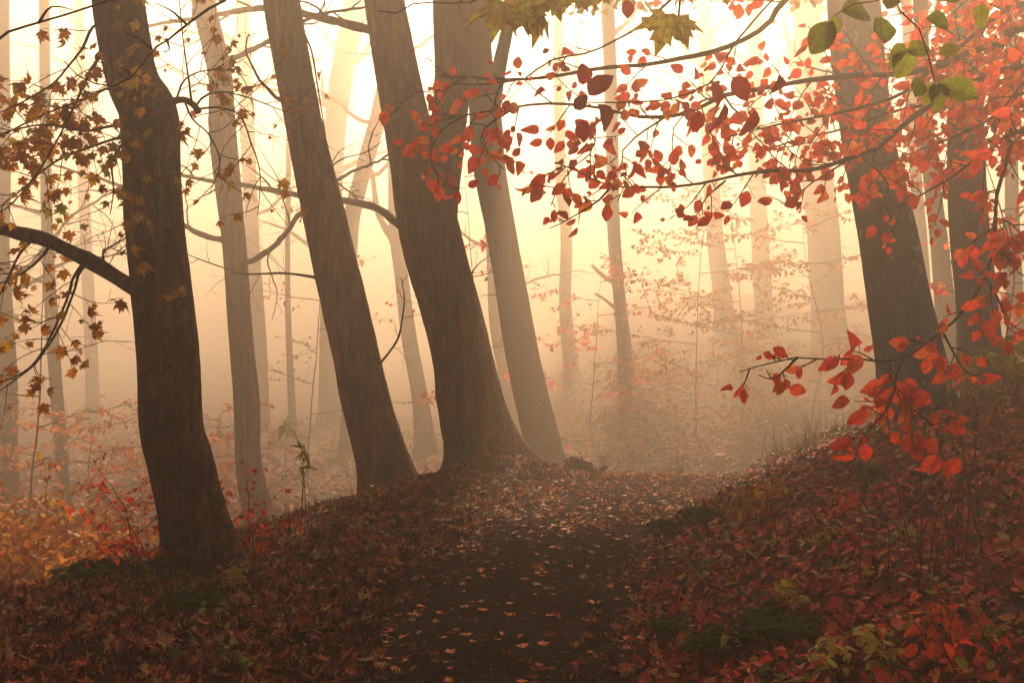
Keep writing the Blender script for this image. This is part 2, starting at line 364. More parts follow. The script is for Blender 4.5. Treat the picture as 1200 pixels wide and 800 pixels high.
NARROW = [(v_*np.array([.45, 1, 1]), q_, t_) for v_, q_, t_ in BEECH]
LC = []
def leaves_arrays(tpls, pos, tip, nor, size):
    pos = np.asarray(pos, float); n = len(pos); tip = np.asarray(tip, float); nor = np.asarray(nor, float); size = np.asarray(size, float)
    tip = tip/(np.linalg.norm(tip, axis=1)[:, None]+1e-9)
    side = np.cross(tip, nor); side /= np.linalg.norm(side, axis=1)[:, None]+1e-9
    up = np.cross(side, tip)
    pick = RNG.integers(0, len(tpls), n)
    Vs, Qs, Ts, ids = [], [], [], []; base = 0; LC.clear()
    for k, (tv, tq, tt) in enumerate(tpls):
        w = np.where(pick == k)[0]
        if not len(w): continue
        v = tv[None, :, :]*size[w][:, None, None]
        g = pos[w][:, None, :]+v[..., :1]*side[w][:, None, :]+v[..., 1:2]*tip[w][:, None, :]+v[..., 2:]*up[w][:, None, :]
        off = base+np.arange(len(w))[:, None, None]*len(tv)
        if len(tq): Qs.append((tq[None]+off).reshape(-1, 4))
        if len(tt): Ts.append((tt[None]+off).reshape(-1, 3))
        Vs.append(g.reshape(-1, 3)); LC.append(np.tile(tv, (len(w), 1))); ids.append(np.repeat(w, len(tv))); base += len(w)*len(tv)
    return np.vstack(Vs), Qs, Ts, np.concatenate(ids)
def leaves(name, tpls, pos, tip, nor, size, mat, parent=None, rnd=None, **props):
    if not len(pos): return None
    V, Qs, Ts, ids = leaves_arrays(tpls, pos, tip, nor, size)
    if rnd is None: rnd = RNG.random(len(pos))
    if parent is not None: V = V-np.array(parent_loc(parent))
    me = np_mesh(name, V, ([np.vstack(Qs)] if Qs else [])+([np.vstack(Ts)] if Ts else []), np.asarray(rnd)[ids])
    if len(pos) < 9000:
        at_ = me.attributes.new('leaf', 'FLOAT_VECTOR', 'POINT'); at_.data.foreach_set('vector', np.vstack(LC).astype(np.float32).ravel())
    return obj(name, me, mat, parent, **props)

class Leafset:
    def __init__(s): s.p = []; s.t = []; s.n = []; s.s = []; s.r = []
    def add(s, p, t, n, z, r): s.p.append(p); s.t.append(t); s.n.append(n); s.s.append(z); s.r.append(r)
    def build(s, name, tpls, mat, parent, **k): return leaves(name, tpls, s.p, s.t, s.n, s.s, mat, parent, rnd=s.r, **k)

def rv(s=1.0): return RNG.normal(0, s, 3)
def twig(mb, L, p0, d0, length, r0, depth=1, gap=.10, leafgap=.05, leafsize=.06, droop=.25, plane=None, kink=.16, sides=4, leafp=1.0, hang=.5, subl=.5, cr=(0, 1), spread=.8):
    """a twig that wanders from p0 along d0 with side twigs, leaves alternate along it"""
    seg = max(4, int(length/.06)); seg = min(seg, 16); st = length/seg
    pts = [np.array(p0, float)]; d = nrm(np.array(d0, float))
    for k in range(seg):
        d = nrm(d+rv(kink)*.6+np.array([0, 0, -droop*st])+(.10*kink*np.array([math.sin(k*2.4), 0, math.cos(k*2.4)])))
        pts.append(pts[-1]+d*st)
    pts = np.array(pts); rad = np.linspace(r0, max(r0*.3, .0012), len(pts))
    mb.tube(pts, rad, sides, cap=False)
    if plane is None: plane = nrm(np.array([0, .35, 1.0])+rv(.25))
    if depth > 0:
        n = max(1, int(length/gap)); sgn = 1 if random.random() < .5 else -1
        for k in range(n):
            t = (k+.6+random.uniform(-.3, .3))/(n+.4)
            if t > .97: continue
            f = t*(len(pts)-1); i = int(f); p = pts[i]+(pts[i+1]-pts[i])*(f-i); tg = nrm(pts[i+1]-pts[i])
            sd_ = nrm(np.cross(tg, plane))*sgn; sgn = -sgn
            dd = nrm(tg*.75+sd_*spread+rv(.18))
            twig(mb, L, p, dd, length*subl*(1.15-.75*t)*random.uniform(.6, 1.15), max(.0014, r0*.5*(1-.5*t)), depth-1, gap, leafgap, leafsize, droop, plane, kink, 3, leafp, hang, subl, cr, spread)
    if L is not None:
        n = int(length/leafgap); sgn = 1
        t0 = .25 if depth == 0 else .45
        for k in range(n+1):
            if random.random() > leafp: continue
            t = t0+(1-t0)*(k/max(n, 1)); f = min(t*(len(pts)-1), len(pts)-1.001); i = int(f)
            p = pts[i]+(pts[i+1]-pts[i])*(f-i); tg = nrm(pts[i+1]-pts[i])
            sd_ = nrm(np.cross(tg, plane))*sgn; sgn = -sgn
            tip = nrm(tg*.6+sd_*.8+np.array([0, 0, -hang*random.uniform(.3, 1.8)])+rv(.25))
            nn = nrm(plane+rv(.55)+np.array([0, -.4*hang, 0]))
            L.add(p+tip*.012, tip, nn, leafsize*random.choice((.5, .7, .85, 1, 1.1, 1.3))*random.uniform(.85, 1.15), random.uniform(*cr))
    return pts

def limb(mb, pix, r0, r1, n=None, sides=8, wig=.0):
    """a branch through listed points (px, py, d) or world points"""
    pts = np.array([P(*p) for p in pix]) if len(pix[0]) == 3 and pix[0][1] is not None and not isinstance(pix, np.ndarray) else np.asarray(pix)
    L = np.linalg.norm(np.diff(pts, axis=0), axis=1).sum()
    n = n or max(8, min(60, int(L/.05)))
    c = spline(pts, n)
    if wig: c[1:] = c[1:]+np.cumsum(RNG.normal(0, wig, (n-1, 3)), 0)*.3
    rad = np.linspace(r0, r1, n)*(1+.08*np.sin(np.arange(n)*.9))
    mb.tube(c, rad, sides)
    return c

def spray(mb, L, c, t0, t1, count, length, r0, plane=None, taper=.5, **k):
    """side twigs along the polyline c"""
    sgn = 1
    for q in range(count):
        t = t0+(t1-t0)*(q+random.uniform(.1, .9))/count
        f = min(t*(len(c)-1), len(c)-1.01); i = int(f); p = c[i]+(c[i+1]-c[i])*(f-i); tg = nrm(c[i+1]-c[i])
        pl = nrm((plane if plane is not None else np.array([0, -.5, .8]))+rv(.3))
        sd_ = nrm(np.cross(tg, pl))*sgn; sgn = -sgn
        twig(mb, L, p, nrm(tg*.8+sd_*.9+rv(.15)), length*(1-taper*t)*random.uniform(.6, 1.2), r0, plane=pl, **k)

# ------------------------------------------------------------------ trees
def trunk_disp(h0, flare, rough, seed, lobes=5):
    def f(pts, a):
        h = pts[:, 2]-h0
        fl = (np.exp(-np.maximum(h, -.12)/.20)+.25*np.exp(-np.maximum(h, -.3)/.7))*flare
        ph = seed*1.7
        lob = 1+.45*np.cos(lobes*a+ph)[None, :]+.3*np.cos((lobes-2)*a+ph*2)[None, :]
        o = 1+fl[:, None]*lob
        if rough > 0:
            N = np.zeros((len(pts), len(a)))
            for i_, p in enumerate(pts):
                for j_, b in enumerate(a):
                    cv = Vector((math.cos(b)*1.6+seed, math.sin(b)*1.6, p[2]*.9))
                    N[i_, j_] = noise.noise(cv)*1.0+noise.noise(Vector((math.cos(b)*6+seed, math.sin(b)*6, p[2]*2.6)))*.45+noise.noise(Vector((math.cos(b)*14, math.sin(b)*14+seed, p[2]*7)))*.38+abs(noise.noise(Vector((math.cos(b)*9+5, math.sin(b)*9+seed, p[2]*1.6))))*.7
            o = o+rough*N
        return o
    return f

def tree(name, label, mat, pix, d, top=13.0, sides=20, step=.12, flare=.35, rough=.06, lean=None, group='tall bare trunks fading into the fog', cat='tree', stems=(), seed=0, crown=4, dtop=None):
    """pix: (px, py, width px) from the highest seen point down to the base. The trunk goes on above the frame and into the ground"""
    dd = np.linspace(dtop if dtop else d, d, len(pix))
    pts = [P(px, py, e) for (px, py, w), e in zip(pix, dd)]; rad = [w/F*e/2 for (px, py, w), e in zip(pix, dd)]
    base = pts[-1].copy(); g = float(H(base[0], base[1]))
    dirn = nrm(pts[0]-pts[1])
    # upward beyond the frame, slowly straightening
    up = []; p = pts[0].copy(); r = rad[0]; z0 = p[2]; nseg = 6; dz = max(.3, (top-z0)/nseg)
    for k in range(nseg):
        dirn = nrm(dirn*.8+np.array([0, 0, .25])); p = p+dirn*dz/max(dirn[2], .5); r = r*.84
        if p[2] > FOG_TOP-.6: break
        up.append((p.copy(), r))
    allp = [u[0] for u in reversed(up)]+pts; allr = [u[1] for u in reversed(up)]+rad
    dn = nrm(allp[-1]-allp[-2]); dn = nrm(dn*np.array([.5, .5, 1]))
    e = base+dn*((base[2]-g+.35)/max(-dn[2], .3))
    if base[2]-(g-.35) > .05: allp.append(e); allr.append(allr[-1]*1.05)
    bx = allp[-1]+(allp[-2]-allp[-1])*min(1, .35/max(.01, (allp[-2]-allp[-1])[2]))
    root = thing(name, label, cat, (bx[0], bx[1], g), group)
    arr = np.hstack([np.array(allp), np.array(allr)[:, None]])[::-1]
    Lt = np.linalg.norm(np.diff(arr[:, :3], axis=0), axis=1).sum()
    c = spline(arr, max(16, int(Lt/step)))
    mb = MB(); mb.tube(c[:, :3], c[:, 3], sides, trunk_disp(g, flare, rough, seed+1.3))
    mb.build('trunk', mat, root)
    for st in stems:                                    # further stems that rise from the same trunk
        sp = [P(px, py, e_) for px, py, w, e_ in st]; sr = [w/F*e_/2 for px, py, w, e_ in st]
        dq = nrm(sp[0]-sp[1]); p = sp[0].copy(); r = sr[0]; ex = []
        for k in range(4):
            dq = nrm(dq*.8+np.array([0, 0, .3])); p = p+dq*(top-sp[0][2])/5; r *= .8
            if p[2] > FOG_TOP-.6: break
            ex.append((p.copy(), r))
        ap = [x_[0] for x_ in reversed(ex)]+sp; ar = [x_[1] for x_ in reversed(ex)]+sr
        a2 = np.hstack([np.array(ap), np.array(ar)[:, None]])[::-1]
        c2 = spline(a2, max(14, int(np.linalg.norm(np.diff(a2[:, :3], axis=0), axis=1).sum()/step)))
        mb = MB(); mb.tube(c2[:, :3], c2[:, 3], sides, trunk_disp(g-5, 0, rough, seed+4.1)); mb.build('stem', mat, root)
    # crown limbs above
    for k in range(crown):
        t = .72+.27*k/max(crown, 1); i_ = int(t*(len(c)-1)); p = c[i_, :3]; az = k*2.4+seed
        dr = nrm(np.array([math.cos(az), math.sin(az), .9]))
        ln = min(2.6, (FOG_TOP-.5-p[2])/max(dr[2], .3)*.9)
        if ln < .5 or p[2] < 4.2: continue
        mb = MB(); twig(mb, None, p, dr, ln, c[i_, 3]*.4, depth=2, gap=.6, droop=-.1, kink=.2, sides=6, subl=.55)
        mb.V = [np.column_stack([v[:, 0], v[:, 1], np.minimum(v[:, 2], FOG_TOP-.3)]) for v in mb.V]
        mb.build('branch', mat, root)
    root['_c'] = 0; del root['_c']
    return root, c

def addbranch(root, mb, mat=None, L=None, tpls=BEECH, lmat=None, name='branch'):
    b = mb.build(name, mat or M['twig'], root)
    if L is not None and len(L.p): L.build('foliage', tpls, lmat, b)
    return b

def shade_crown(root, c, lmat, tpls, rx=3.4, z0=7.3, z1=12.6, clumps=70, per=64, size=.16, off=(0, 0)):
    """an unseen leaf mass added above the frame to block the sun: its shade keeps the path and the near air dark"""
    i_ = int(np.argmin(np.abs(c[:, 2]-(z0+z1)/2))); cx_, cy_ = c[i_, 0]+off[0], c[i_, 1]+off[1]
    pos = []
    for k in range(clumps):
        while True:
            u = RNG.uniform(-1, 1, 3)
            if u @ u < 1: break
        ctr = np.array([cx_+u[0]*rx, cy_+u[1]*rx, (z0+z1)/2+u[2]*(z1-z0)/2])
        pos.append(ctr+RNG.normal(0, 1, (per, 3))*[.42, .42, .22])
    pos = np.vstack(pos); pos[:, 2] = np.clip(pos[:, 2], z0-.3, FOG_TOP-.4); n = len(pos)
    tip = RNG.normal(0, 1, (n, 3)); tip[:, 2] -= .8
    nn = RNG.normal(0, .7, (n, 3))+[0, 0, 1]
    leaves('foliage', tpls, pos, tip, nn, RNG.uniform(size*.7, size*1.2, n), lmat, root)

# ---- the seven near trunks
T1, c1 = tree('maple_tree', 'thick dark brown scaly trunk nearest on the left of the path', M['bark_dark'],
    [(138, 0, 59), (154, 90, 58), (174, 135, 66), (178, 200, 66), (182, 270, 67), (196, 400, 68), (202, 500, 70), (212, 540, 73), (226, 600, 75), (236, 650, 82), (243, 685, 88)],
    6.9, top=12, sides=84, step=.025, flare=.15, rough=.06, group='leaning trunks along the path', seed=1)
T2, c2 = tree('ash_tree', 'straight leaning brown trunk between the nearest dark trunk and the twin stemmed trunk', M['bark_brown'],
    [(330, 0, 42), (354, 135, 43), (384, 270, 50), (414, 400, 54), (428, 465, 56), (450, 540, 58), (466, 600, 64)],
    12.0, top=13, sides=60, step=.045, flare=.2, rough=.05, group='leaning trunks along the path', seed=2)
T3, c3 = tree('twin_stemmed_tree', 'broad leaning trunk that forks into twin stems, rooted in the leafy mound beside the path', M['bark_brown'],
    [(450, 0, 46), (468, 100, 53), (485, 180, 58), (503, 270, 70), (538, 400, 68), (551, 470, 75), (567, 540, 80), (571, 575, 82)],
    12.9, top=13, sides=72, step=.045, flare=.22, rough=.05, group='leaning trunks along the path', seed=3,
    stems=[[(530, 0, 46, 13.1), (531, 90, 43, 13.05), (523, 170, 42, 13), (514, 240, 44, 12.95), (515, 310, 40, 12.9)]])
T4, c4 = tree('mossy_tree', 'greenish leaning trunk rooted just behind the crest, right of the twin stemmed trunk', M['bark_green'],
    [(560, 0, 26), (563, 80, 30), (570, 150, 38), (574, 200, 38), (587, 270, 35), (604, 370, 38), (617, 440, 40), (641, 540, 43), (645, 560, 48)],
    17.5, top=13, sides=30, step=.09, flare=.2, rough=.035, group='leaning trunks along the path', seed=4,
    stems=[[(612, -30, 13, 17.5), (598, 20, 14, 17.5), (584, 85, 17, 17.5), (572, 160, 22, 17.5)]])
R1, cr1 = tree('beech_tree', 'thick smooth grey trunk standing on the bank on the right', M['bark_grey'],
    [(1000, 0, 60), (1008, 90, 60), (1020, 180, 60), (1039, 270, 66), (1053, 350, 71), (1066, 420, 77), (1073, 480, 84)],
    9.3, top=13, sides=44, step=.05, flare=.1, rough=.02, group='smooth grey trunks on the bank', seed=5)
R2, cr2 = tree('beech_tree', 'slimmer upright smooth grey trunk at the right edge behind the bank', M['bark_grey'],
    [(1132, 0, 34), (1132, 180, 42), (1136, 270, 44), (1144, 350, 46), (1149, 430, 50)],
    11.8, top=13, sides=36, step=.06, flare=.12, rough=.02, group='smooth grey trunks on the bank', seed=6)

# ---- trunks fading into the fog
far = [
 ('hazy trunk at the left edge of the picture', [(2, 0, 16), (0, 200, 18), (3, 300, 18), (6, 450, 20), (10, 540, 22), (14, 605, 28)], 17, 1),
 ('thin pale straight trunk second from the left edge', [(52, 0, 11), (56, 200, 13), (60, 330, 14), (66, 450, 14), (70, 545, 14), (73, 600, 18)], 18, 1),
 ('slender sinuous trunk right of the dark scaly trunk', [(238, 0, 28), (256, 90, 28), (262, 140, 30), (267, 200, 30), (273, 270, 29), (285, 400, 28), (288, 470, 29), (294, 540, 30), (304, 610, 38)], 14.5, 2),
 ('pale trunk just behind the slender sinuous trunk', [(284, 0, 16), (290, 150, 16), (298, 270, 15), (302, 400, 16), (306, 505, 20)], 31, 1),
 ('pale trunk seen left of the twin stemmed trunk, with a fork', [(462, 200, 14), (466, 270, 16), (474, 330, 17), (482, 400, 18), (490, 460, 20), (497, 510, 24)], 26, 2),
 ('pale slanting trunk half hidden behind the straight leaning trunk', [(462, 40, 17), (446, 130, 19), (424, 210, 20), (411, 280, 20), (408, 400, 22), (412, 520, 26)], 26, 1),
 ('very pale trunk high behind the top of the straight leaning trunk', [(418, 0, 26), (403, 90, 26), (392, 200, 26), (388, 350, 28), (390, 515, 32)], 33, 1),
 ('pale trunk hidden behind the mossy trunk', [(570, 200, 12), (577, 300, 14), (584, 380, 16), (592, 440, 18), (597, 478, 22)], 29, 0),
 ('thin pale trunk left of the trunk with broken stubs', [(654, 0, 11), (658, 200, 13), (661, 270, 13), (666, 360, 14), (670, 437, 17)], 34, 0),
 ('hazy trunk with two broken branch stubs on the far slope', [(712, 0, 15), (716, 150, 15), (720, 270, 15), (723, 350, 15), (728, 400, 17), (736, 440, 20), (742, 478, 27)], 27, 2),
 ('hazy trunk on the far slope behind the red leaves', [(824, 0, 16), (830, 150, 18), (838, 270, 20), (845, 350, 21), (851, 410, 26)], 36, 1),
 ('broad hazy trunk on the far slope left of the thick grey trunk', [(946, 0, 32), (955, 150, 34), (963, 280, 37), (970, 360, 38), (976, 410, 44)], 33, 1),
 ('narrow pale trunk between the two grey trunks, the left one', [(1062, 0, 12), (1070, 200, 14), (1078, 300, 15), (1084, 395, 17)], 24, 0),
 ('wider pale trunk between the two grey trunks, close to the right one', [(1078, 0, 17), (1088, 150, 18), (1100, 300, 20), (1110, 400, 24)], 18, 1),
 ('faint trunk left of the dark scaly trunk near its top', [(92, 0, 12), (98, 200, 13), (104, 400, 14), (110, 520, 17)], 33, 0),
 ('faint thin trunk between the dark scaly trunk and the straight leaning trunk', [(338, 200, 6), (340, 350, 7), (343, 500, 9)], 30, 0),
 ('faint trunk deep in the fog right of centre', [(884, 0, 18), (890, 200, 19), (896, 380, 23)], 38, 0),
 ('faint trunk beyond the right grey trunk at the picture edge', [(1186, 0, 14), (1188, 200, 16), (1190, 380, 19)], 21, 0),
]
far_roots = []
for k, (lab, pix, d, cr) in enumerate(far):
    mt = [M['bark_far'], M['bark_green'], M['bark_brown']][k % 3]
    pix = [(a_+(random.uniform(-4, 4) if 0 < i_ < len(pix)-1 else 0), b_, w_*random.uniform(.94, 1.06)) for i_, (a_, b_, w_) in enumerate(pix)]
    o, c = tree('distant_tree', lab, mt, pix, d, top=15, sides=14, step=.25, flare=.25, rough=.05, seed=10+k, crown=3)
    far_roots.append((o, c, d))
for o_, c_, m_, tp_, of_, n_ in ((T1, c1, 'maple_leaf', MAPLE, (0, .5), 150), (T2, c2, 'orange_leaf', BEECH, (0, -1.3), 55), (T3, c3, 'orange_leaf', BEECH, (.1, -.3), 140), (T4, c4, 'olive_leaf', BEECH, (1.8, -1.0), 260), (R1, cr1, 'red_leaf', BEECH, (.4, 6.9), 230), (R2, cr2, 'orange_leaf', BEECH, (.6, 5.2), 230)):
    shade_crown(o_, c_, M[m_], tp_, off=of_, clumps=n_, z0=7.3 if o_ in (T1, T2, T3) else 7.3, z1=12.4 if o_ in (T1, T2, T3) else 8.7)  # added shading foliage out of view, shifted and flattened to steer the sun
# stubs and bare limbs on distant trees
def stub(root, pix, w0, w1, mat, kids=0):
    mb = MB(); c = limb(mb, pix, w0, w1, sides=6)
    if kids: spray(mb, None, c, .25, 1, kids, 1.0, w1*.8, depth=2, gap=.25, kink=.22, subl=.55, droop=-.05)
    addbranch(root, mb, mat); return c
o = far_roots[9][0]
stub(o, [(722, 332, 27), (712, 327, 27), (702, 319, 26.9), (694, 311, 26.8)], .055, .045, M['bark_far'])
stub(o, [(723, 362, 27), (715, 356, 27), (706, 349, 26.9), (697, 344, 26.8)], .045, .03, M['bark_far'])
o = far_roots[4][0]
stub(o, [(468, 305, 26), (462, 285, 26), (452, 268, 26), (442, 245, 26), (436, 200, 26)], .10, .05, M['bark_far'])
for idx, az0 in ((0, 0), (1, 1), (2, 2), (3, 1), (5, 0), (6, 2), (10, 1), (11, 0), (13, 2), (14, 1), (7, 2)):   # thin bare limbs in view
    o, c, d = far_roots[idx]
    for q in range(3):
        zt = 1.5+random.uniform(.03, .26)*d; i_ = int(np.argmin(np.abs(c[:, 2]-zt))); p = c[i_, :3]
        sx = -1 if (q+az0) % 2 else 1
        mb = MB(); pts = [p, p+np.array([sx*.5, -.2, .15]), p+np.array([sx*1.2, -.5, .45+.2*q]), p+np.array([sx*2.2, -.6, .6+.4*q])]
        cc = limb(mb, np.array(pts), c[i_, 3]*.28, .012, sides=6, wig=.02)
        spray(mb, None, cc, .2, 1, 7, 1.3, .012, depth=2, gap=.28, kink=.24, subl=.55, droop=.05, plane=np.array([0, -1, .3]))
        addbranch(o, mb, M['twig_brown'])

# ---- bare limbs of the near trees
def bare(root, pix, r0, r1, kids=0, ln=.6, mat=None, wig=.0, t0=.2, **k):
    mb = MB(); c = limb(mb, pix, r0, r1, sides=7, wig=wig)
    if kids: spray(mb, None, c, t0, 1, kids, ln, max(.002, r1*.8), depth=2, gap=.16, kink=.24, subl=.55, plane=np.array([0, -1, .2]), **k)
    return addbranch(root, mb, mat or M['twig_brown'])
bare(T3, [(480, 268, 12.80), (467, 263, 13.00), (450, 250, 13.30), (434, 243, 13.50), (400, 238, 13.70), (348, 231, 13.90), (287, 219, 14.10), (235, 211, 14.30), (205, 205, 14.30)], .055, .022, 5, .9, M['bark_brown'], wig=.01)
bare(T3, [(452, 45, 12.80), (434, 35, 13.00), (400, 28, 13.30), (351, 15, 13.60), (310, 10, 13.80), (277, 14, 14.10), (240, 20, 14.30), (200, 26, 14.50), (160, 34, 14.70)], .06, .02, 6, 1.0, M['bark_brown'], wig=.01)
bare(T2, [(440, 430, 11.90), (446, 425, 11.80), (458, 410, 11.80), (467, 395, 11.70), (471, 375, 11.70), (474, 350, 11.70), (470, 325, 11.70)], .015, .005, 5, .55, M['bark_brown'])
bare(T2, [(372, 326, 11.90), (358, 323, 11.80), (330, 320, 11.70), (287, 321, 11.60), (263, 314, 11.50), (240, 306, 11.40), (219, 298, 11.30)], .016, .005, 6, .7)
bare(T2, [(335, 118, 11.80), (324, 115, 11.80), (313, 103, 11.70), (304, 94, 11.60), (296, 78, 11.60), (288, 60, 11.50), (291, 40, 11.50)], .022, .006, 7, .8)
bare(T2, [(352, 30, 11.80), (365, 60, 11.70), (372, 100, 11.70), (380, 150, 11.60), (388, 210, 11.60)], .012, .004, 5, .5)
bare(T2, [(372, 230, 11.90), (385, 200, 11.80), (402, 186, 11.80), (430, 178, 11.80), (455, 160, 11.80)], .010, .004, 5, .5)
bare(T3, [(548, 330, 12.80), (556, 315, 12.80), (566, 305, 12.80), (578, 297, 12.80)], .010, .004, 4, .35)
bare(T4, [(590, 350, 17.50), (575, 345, 17.30), (562, 348, 17.20)], .010, .004, 3, .4)

# ---- the nearest maple: thick lower limb, cut stub, leafy twigs on both sides
mb = MB(); L = Leafset()
c = limb(mb, [(185, 348, 6.9), (157, 337, 6.8), (135, 324, 6.7), (111, 309, 6.6), (81, 294, 6.5), (51, 280, 6.4), (20, 273, 6.3), (0, 268, 6.2), (-60, 262, 6.1), (-160, 255, 6)], .050, .028, sides=12)
for a in ([(111, 309, 6.6), (95, 316, 6.5), (84, 345, 6.4), (67, 385, 6.3), (44, 422, 6.2), (20, 442, 6.1), (-10, 462, 6)],
          [(100, 304, 6.55), (86, 325, 6.4), (78, 352, 6.35), (60, 395, 6.2), (38, 428, 6.1), (10, 445, 6), (-20, 452, 5.9)],
          [(60, 283, 6.4), (50, 300, 6.3), (30, 318, 6.2), (0, 332, 6.1), (-30, 336, 6)],
          [(130, 320, 6.7), (120, 298, 6.6), (138, 285, 6.6), (152, 278, 6.55)],
          [(40, 278, 6.4), (22, 300, 6.2), (8, 330, 6), (-15, 372, 5.9)]):
    s = limb(mb, a, .010, .003, sides=5, wig=.004)
    spray(mb, L, s, .1, 1, 8, .42, .003, depth=1, gap=.13, leafgap=.13, leafsize=.075, leafp=.55, kink=.22, hang=1.0, cr=(0, .85), plane=np.array([0, -1, .2]))
addbranch(T1, mb, M['bark_dark'], L, MAPLE, M['maple_leaf'])
mb = MB(); L = Leafset()
c = limb(mb, [(190, 124, 6.8), (206, 118, 6.6), (216, 117, 6.5), (223, 120, 6.45), (229, 125, 6.42), (233, 131, 6.4)], .026, .017, sides=10)
for a in ([(229, 125, 6.42), (240, 112, 6.4), (262, 108, 6.4), (300, 118, 6.4), (330, 130, 6.4), (356, 136, 6.4)],
          [(232, 128, 6.42), (255, 126, 6.4), (280, 135, 6.4), (294, 169, 6.3), (305, 206, 6.3), (302, 252, 6.2)],
          [(206, 118, 6.6), (215, 95, 6.5), (235, 84, 6.4), (262, 82, 6.3), (290, 90, 6.3)],
          [(225, 122, 6.42), (222, 98, 6.4), (214, 40, 6.4), (208, -20, 6.4)],
          [(216, 118, 6.5), (226, 140, 6.4), (245, 158, 6.3), (258, 190, 6.3), (246, 225, 6.2)]):
    s = limb(mb, a, .007, .0022, sides=5, wig=.004)
    spray(mb, L, s, .1, 1, 9, .5, .003, depth=1, gap=.14, leafgap=.16, leafsize=.07, leafp=.32, kink=.26, hang=1.0, cr=(.2, .85), plane=np.array([0, -1, .2]))
addbranch(T1, mb, M['twig_brown'], L, MAPLE, M['maple_leaf'])
for (a, lp, nn) in (([(158, 60, 6.8), (115, 30, 6.5), (95, 60, 6.4), (74, 88, 6.3), (50, 108, 6.2), (28, 120, 6.1), (-10, 138, 6)], .35, 9),
              ([(150, 172, 6.8), (142, 160, 6.7), (115, 168, 6.5), (84, 179, 6.4), (55, 195, 6.3), (25, 222, 6.2), (-10, 250, 6.1)], .75, 13),
              ([(150, 150, 6.8), (130, 147, 6.6), (100, 152, 6.4), (60, 146, 6.2), (20, 152, 6.1), (-20, 165, 6)], .95, 15),
              ([(148, 120, 6.8), (128, 105, 6.6), (100, 118, 6.4), (70, 128, 6.3), (30, 148, 6.2), (-20, 175, 6)], .85, 13),
              ([(146, 166, 6.8), (132, 190, 6.5), (134, 220, 6.4), (128, 250, 6.3)], .12, 5),
              ([(145, 40, 6.8), (110, 75, 6.4), (84, 130, 6.2), (52, 190, 6.1), (20, 232, 6), (-15, 258, 5.9)], .5, 10)):
    mb = MB(); L = Leafset(); s = limb(mb, a, .011, .003, sides=6, wig=.006)
    spray(mb, L, s, .1, 1, nn, .5, .0032, depth=1, gap=.13, leafgap=.13, leafsize=.078, leafp=lp, kink=.24, hang=.9, plane=np.array([0, -1, .25]), cr=(0, 1))
    addbranch(T1, mb, M['twig_brown'], L, MAPLE, M['maple_leaf'])
mb = MB(); L = Leafset()      # tiny live shoots on the trunk face
for (px, py) in ((180, 98), (222, 338), (130, 352), (196, 342), (150, 90), (215, 150)):
    twig(mb, L, P(px, py, 6.62), nrm(np.array([random.uniform(-1, 1), -1.2, -.2])), .12, .0025, depth=0, leafgap=.05, leafsize=.085, hang=1, cr=(.2, .8))
addbranch(T1, mb, M['twig_brown'], L, MAPLE, M['maple_leaf'], name='shoots')
M['ivy'] = M['weed_leaf']

# ---- the red beech whose boughs hang into the picture from the right
bx, by = 3.05, 5.0; bz = float(H(bx, by))
RB = thing('red_leaved_beech', 'beech at the right edge whose red leaved boughs hang across the upper right', 'tree', (bx, by, bz))
mb = MB(); tr = limb(mb, np.array([(bx, by, bz-.3), (bx+.02, by, bz+.8), (bx-.08, by+.05, 2.6), (bx-.05, by, 3.8), (bx+.1, by+.2, 5.2), (bx+.1, by+.3, 7)]), .10, .04, sides=16); mb.build('trunk', M['bark_grey'], RB)
def TR(z):
    i_ = int(np.argmin(np.abs(tr[:, 2]-z))); return tuple(tr[i_])
def wpts(z, pix): return np.array([TR(z)]+[P(*p) for p in pix])
kw = dict(depth=1, gap=.075, leafgap=.037, leafsize=.044, kink=.2, hang=.7, plane=np.array([.1, -1, -.15]), subl=.5, droop=.35)
def bough(z, pix, r0, r1, subs=(), n=10, ln=.4, t0=.3, lp=.8, cr=(.1, 1), lmat=None, **k):
    mb = MB(); L = Leafset(); c = limb(mb, wpts(z, pix), r0, r1, sides=8, wig=.003)
    kk = dict(kw); kk.update(k); kk['leafp'] = lp; kk['cr'] = cr
    spray(mb, L, c, t0, 1, n, ln, .0028, **kk)
    for (pp, nn, l2) in subs:
        s = limb(mb, pp, .0045, .0018, sides=5, wig=.003)
        spray(mb, L, s, .05, 1, nn, l2, .0022, **kk)
    return addbranch(RB, mb, M['twig'], L, BEECH, lmat or M['red_leaf'])
# A: the long upper bough that sweeps down from the top
bough(3.9, [(1150, -190, 4.5), (1020, -90, 4.4), (920, 0, 4.35), (901, 27, 4.3), (874, 46, 4.3), (840, 59, 4.3), (800, 68, 4.3), (755, 76, 4.3), (704, 80, 4.3), (657, 88, 4.3), (609, 93, 4.3), (565, 91, 4.3), (515, 88, 4.3)], .022, .0045,
  [([(609, 93, 4.3), (588, 97, 4.3), (559, 100, 4.3), (532, 100, 4.25), (505, 110, 4.2), (484, 110, 4.2), (464, 133, 4.2), (447, 145, 4.2)], 6, .14),
   ([(590, 93, 4.3), (582, 112, 4.3), (576, 133, 4.3), (560, 140, 4.2)], 3, .15),
   ([(548, 92, 4.3), (530, 98, 4.2), (515, 118, 4.2), (505, 135, 4.2)], 4, .12)], n=7, ln=.3, t0=.62, lp=.5, cr=(.3, 1))
bough(4.1, [(1120, -210, 4.6), (900, -80, 4.3), (788, 0, 4.1), (765, 20, 4.1), (731, 44, 4.1), (690, 64, 4.15), (650, 71, 4.2), (616, 93, 4.25)], .014, .003, n=6, ln=.22, t0=.6, lp=.06, cr=(0, .2))
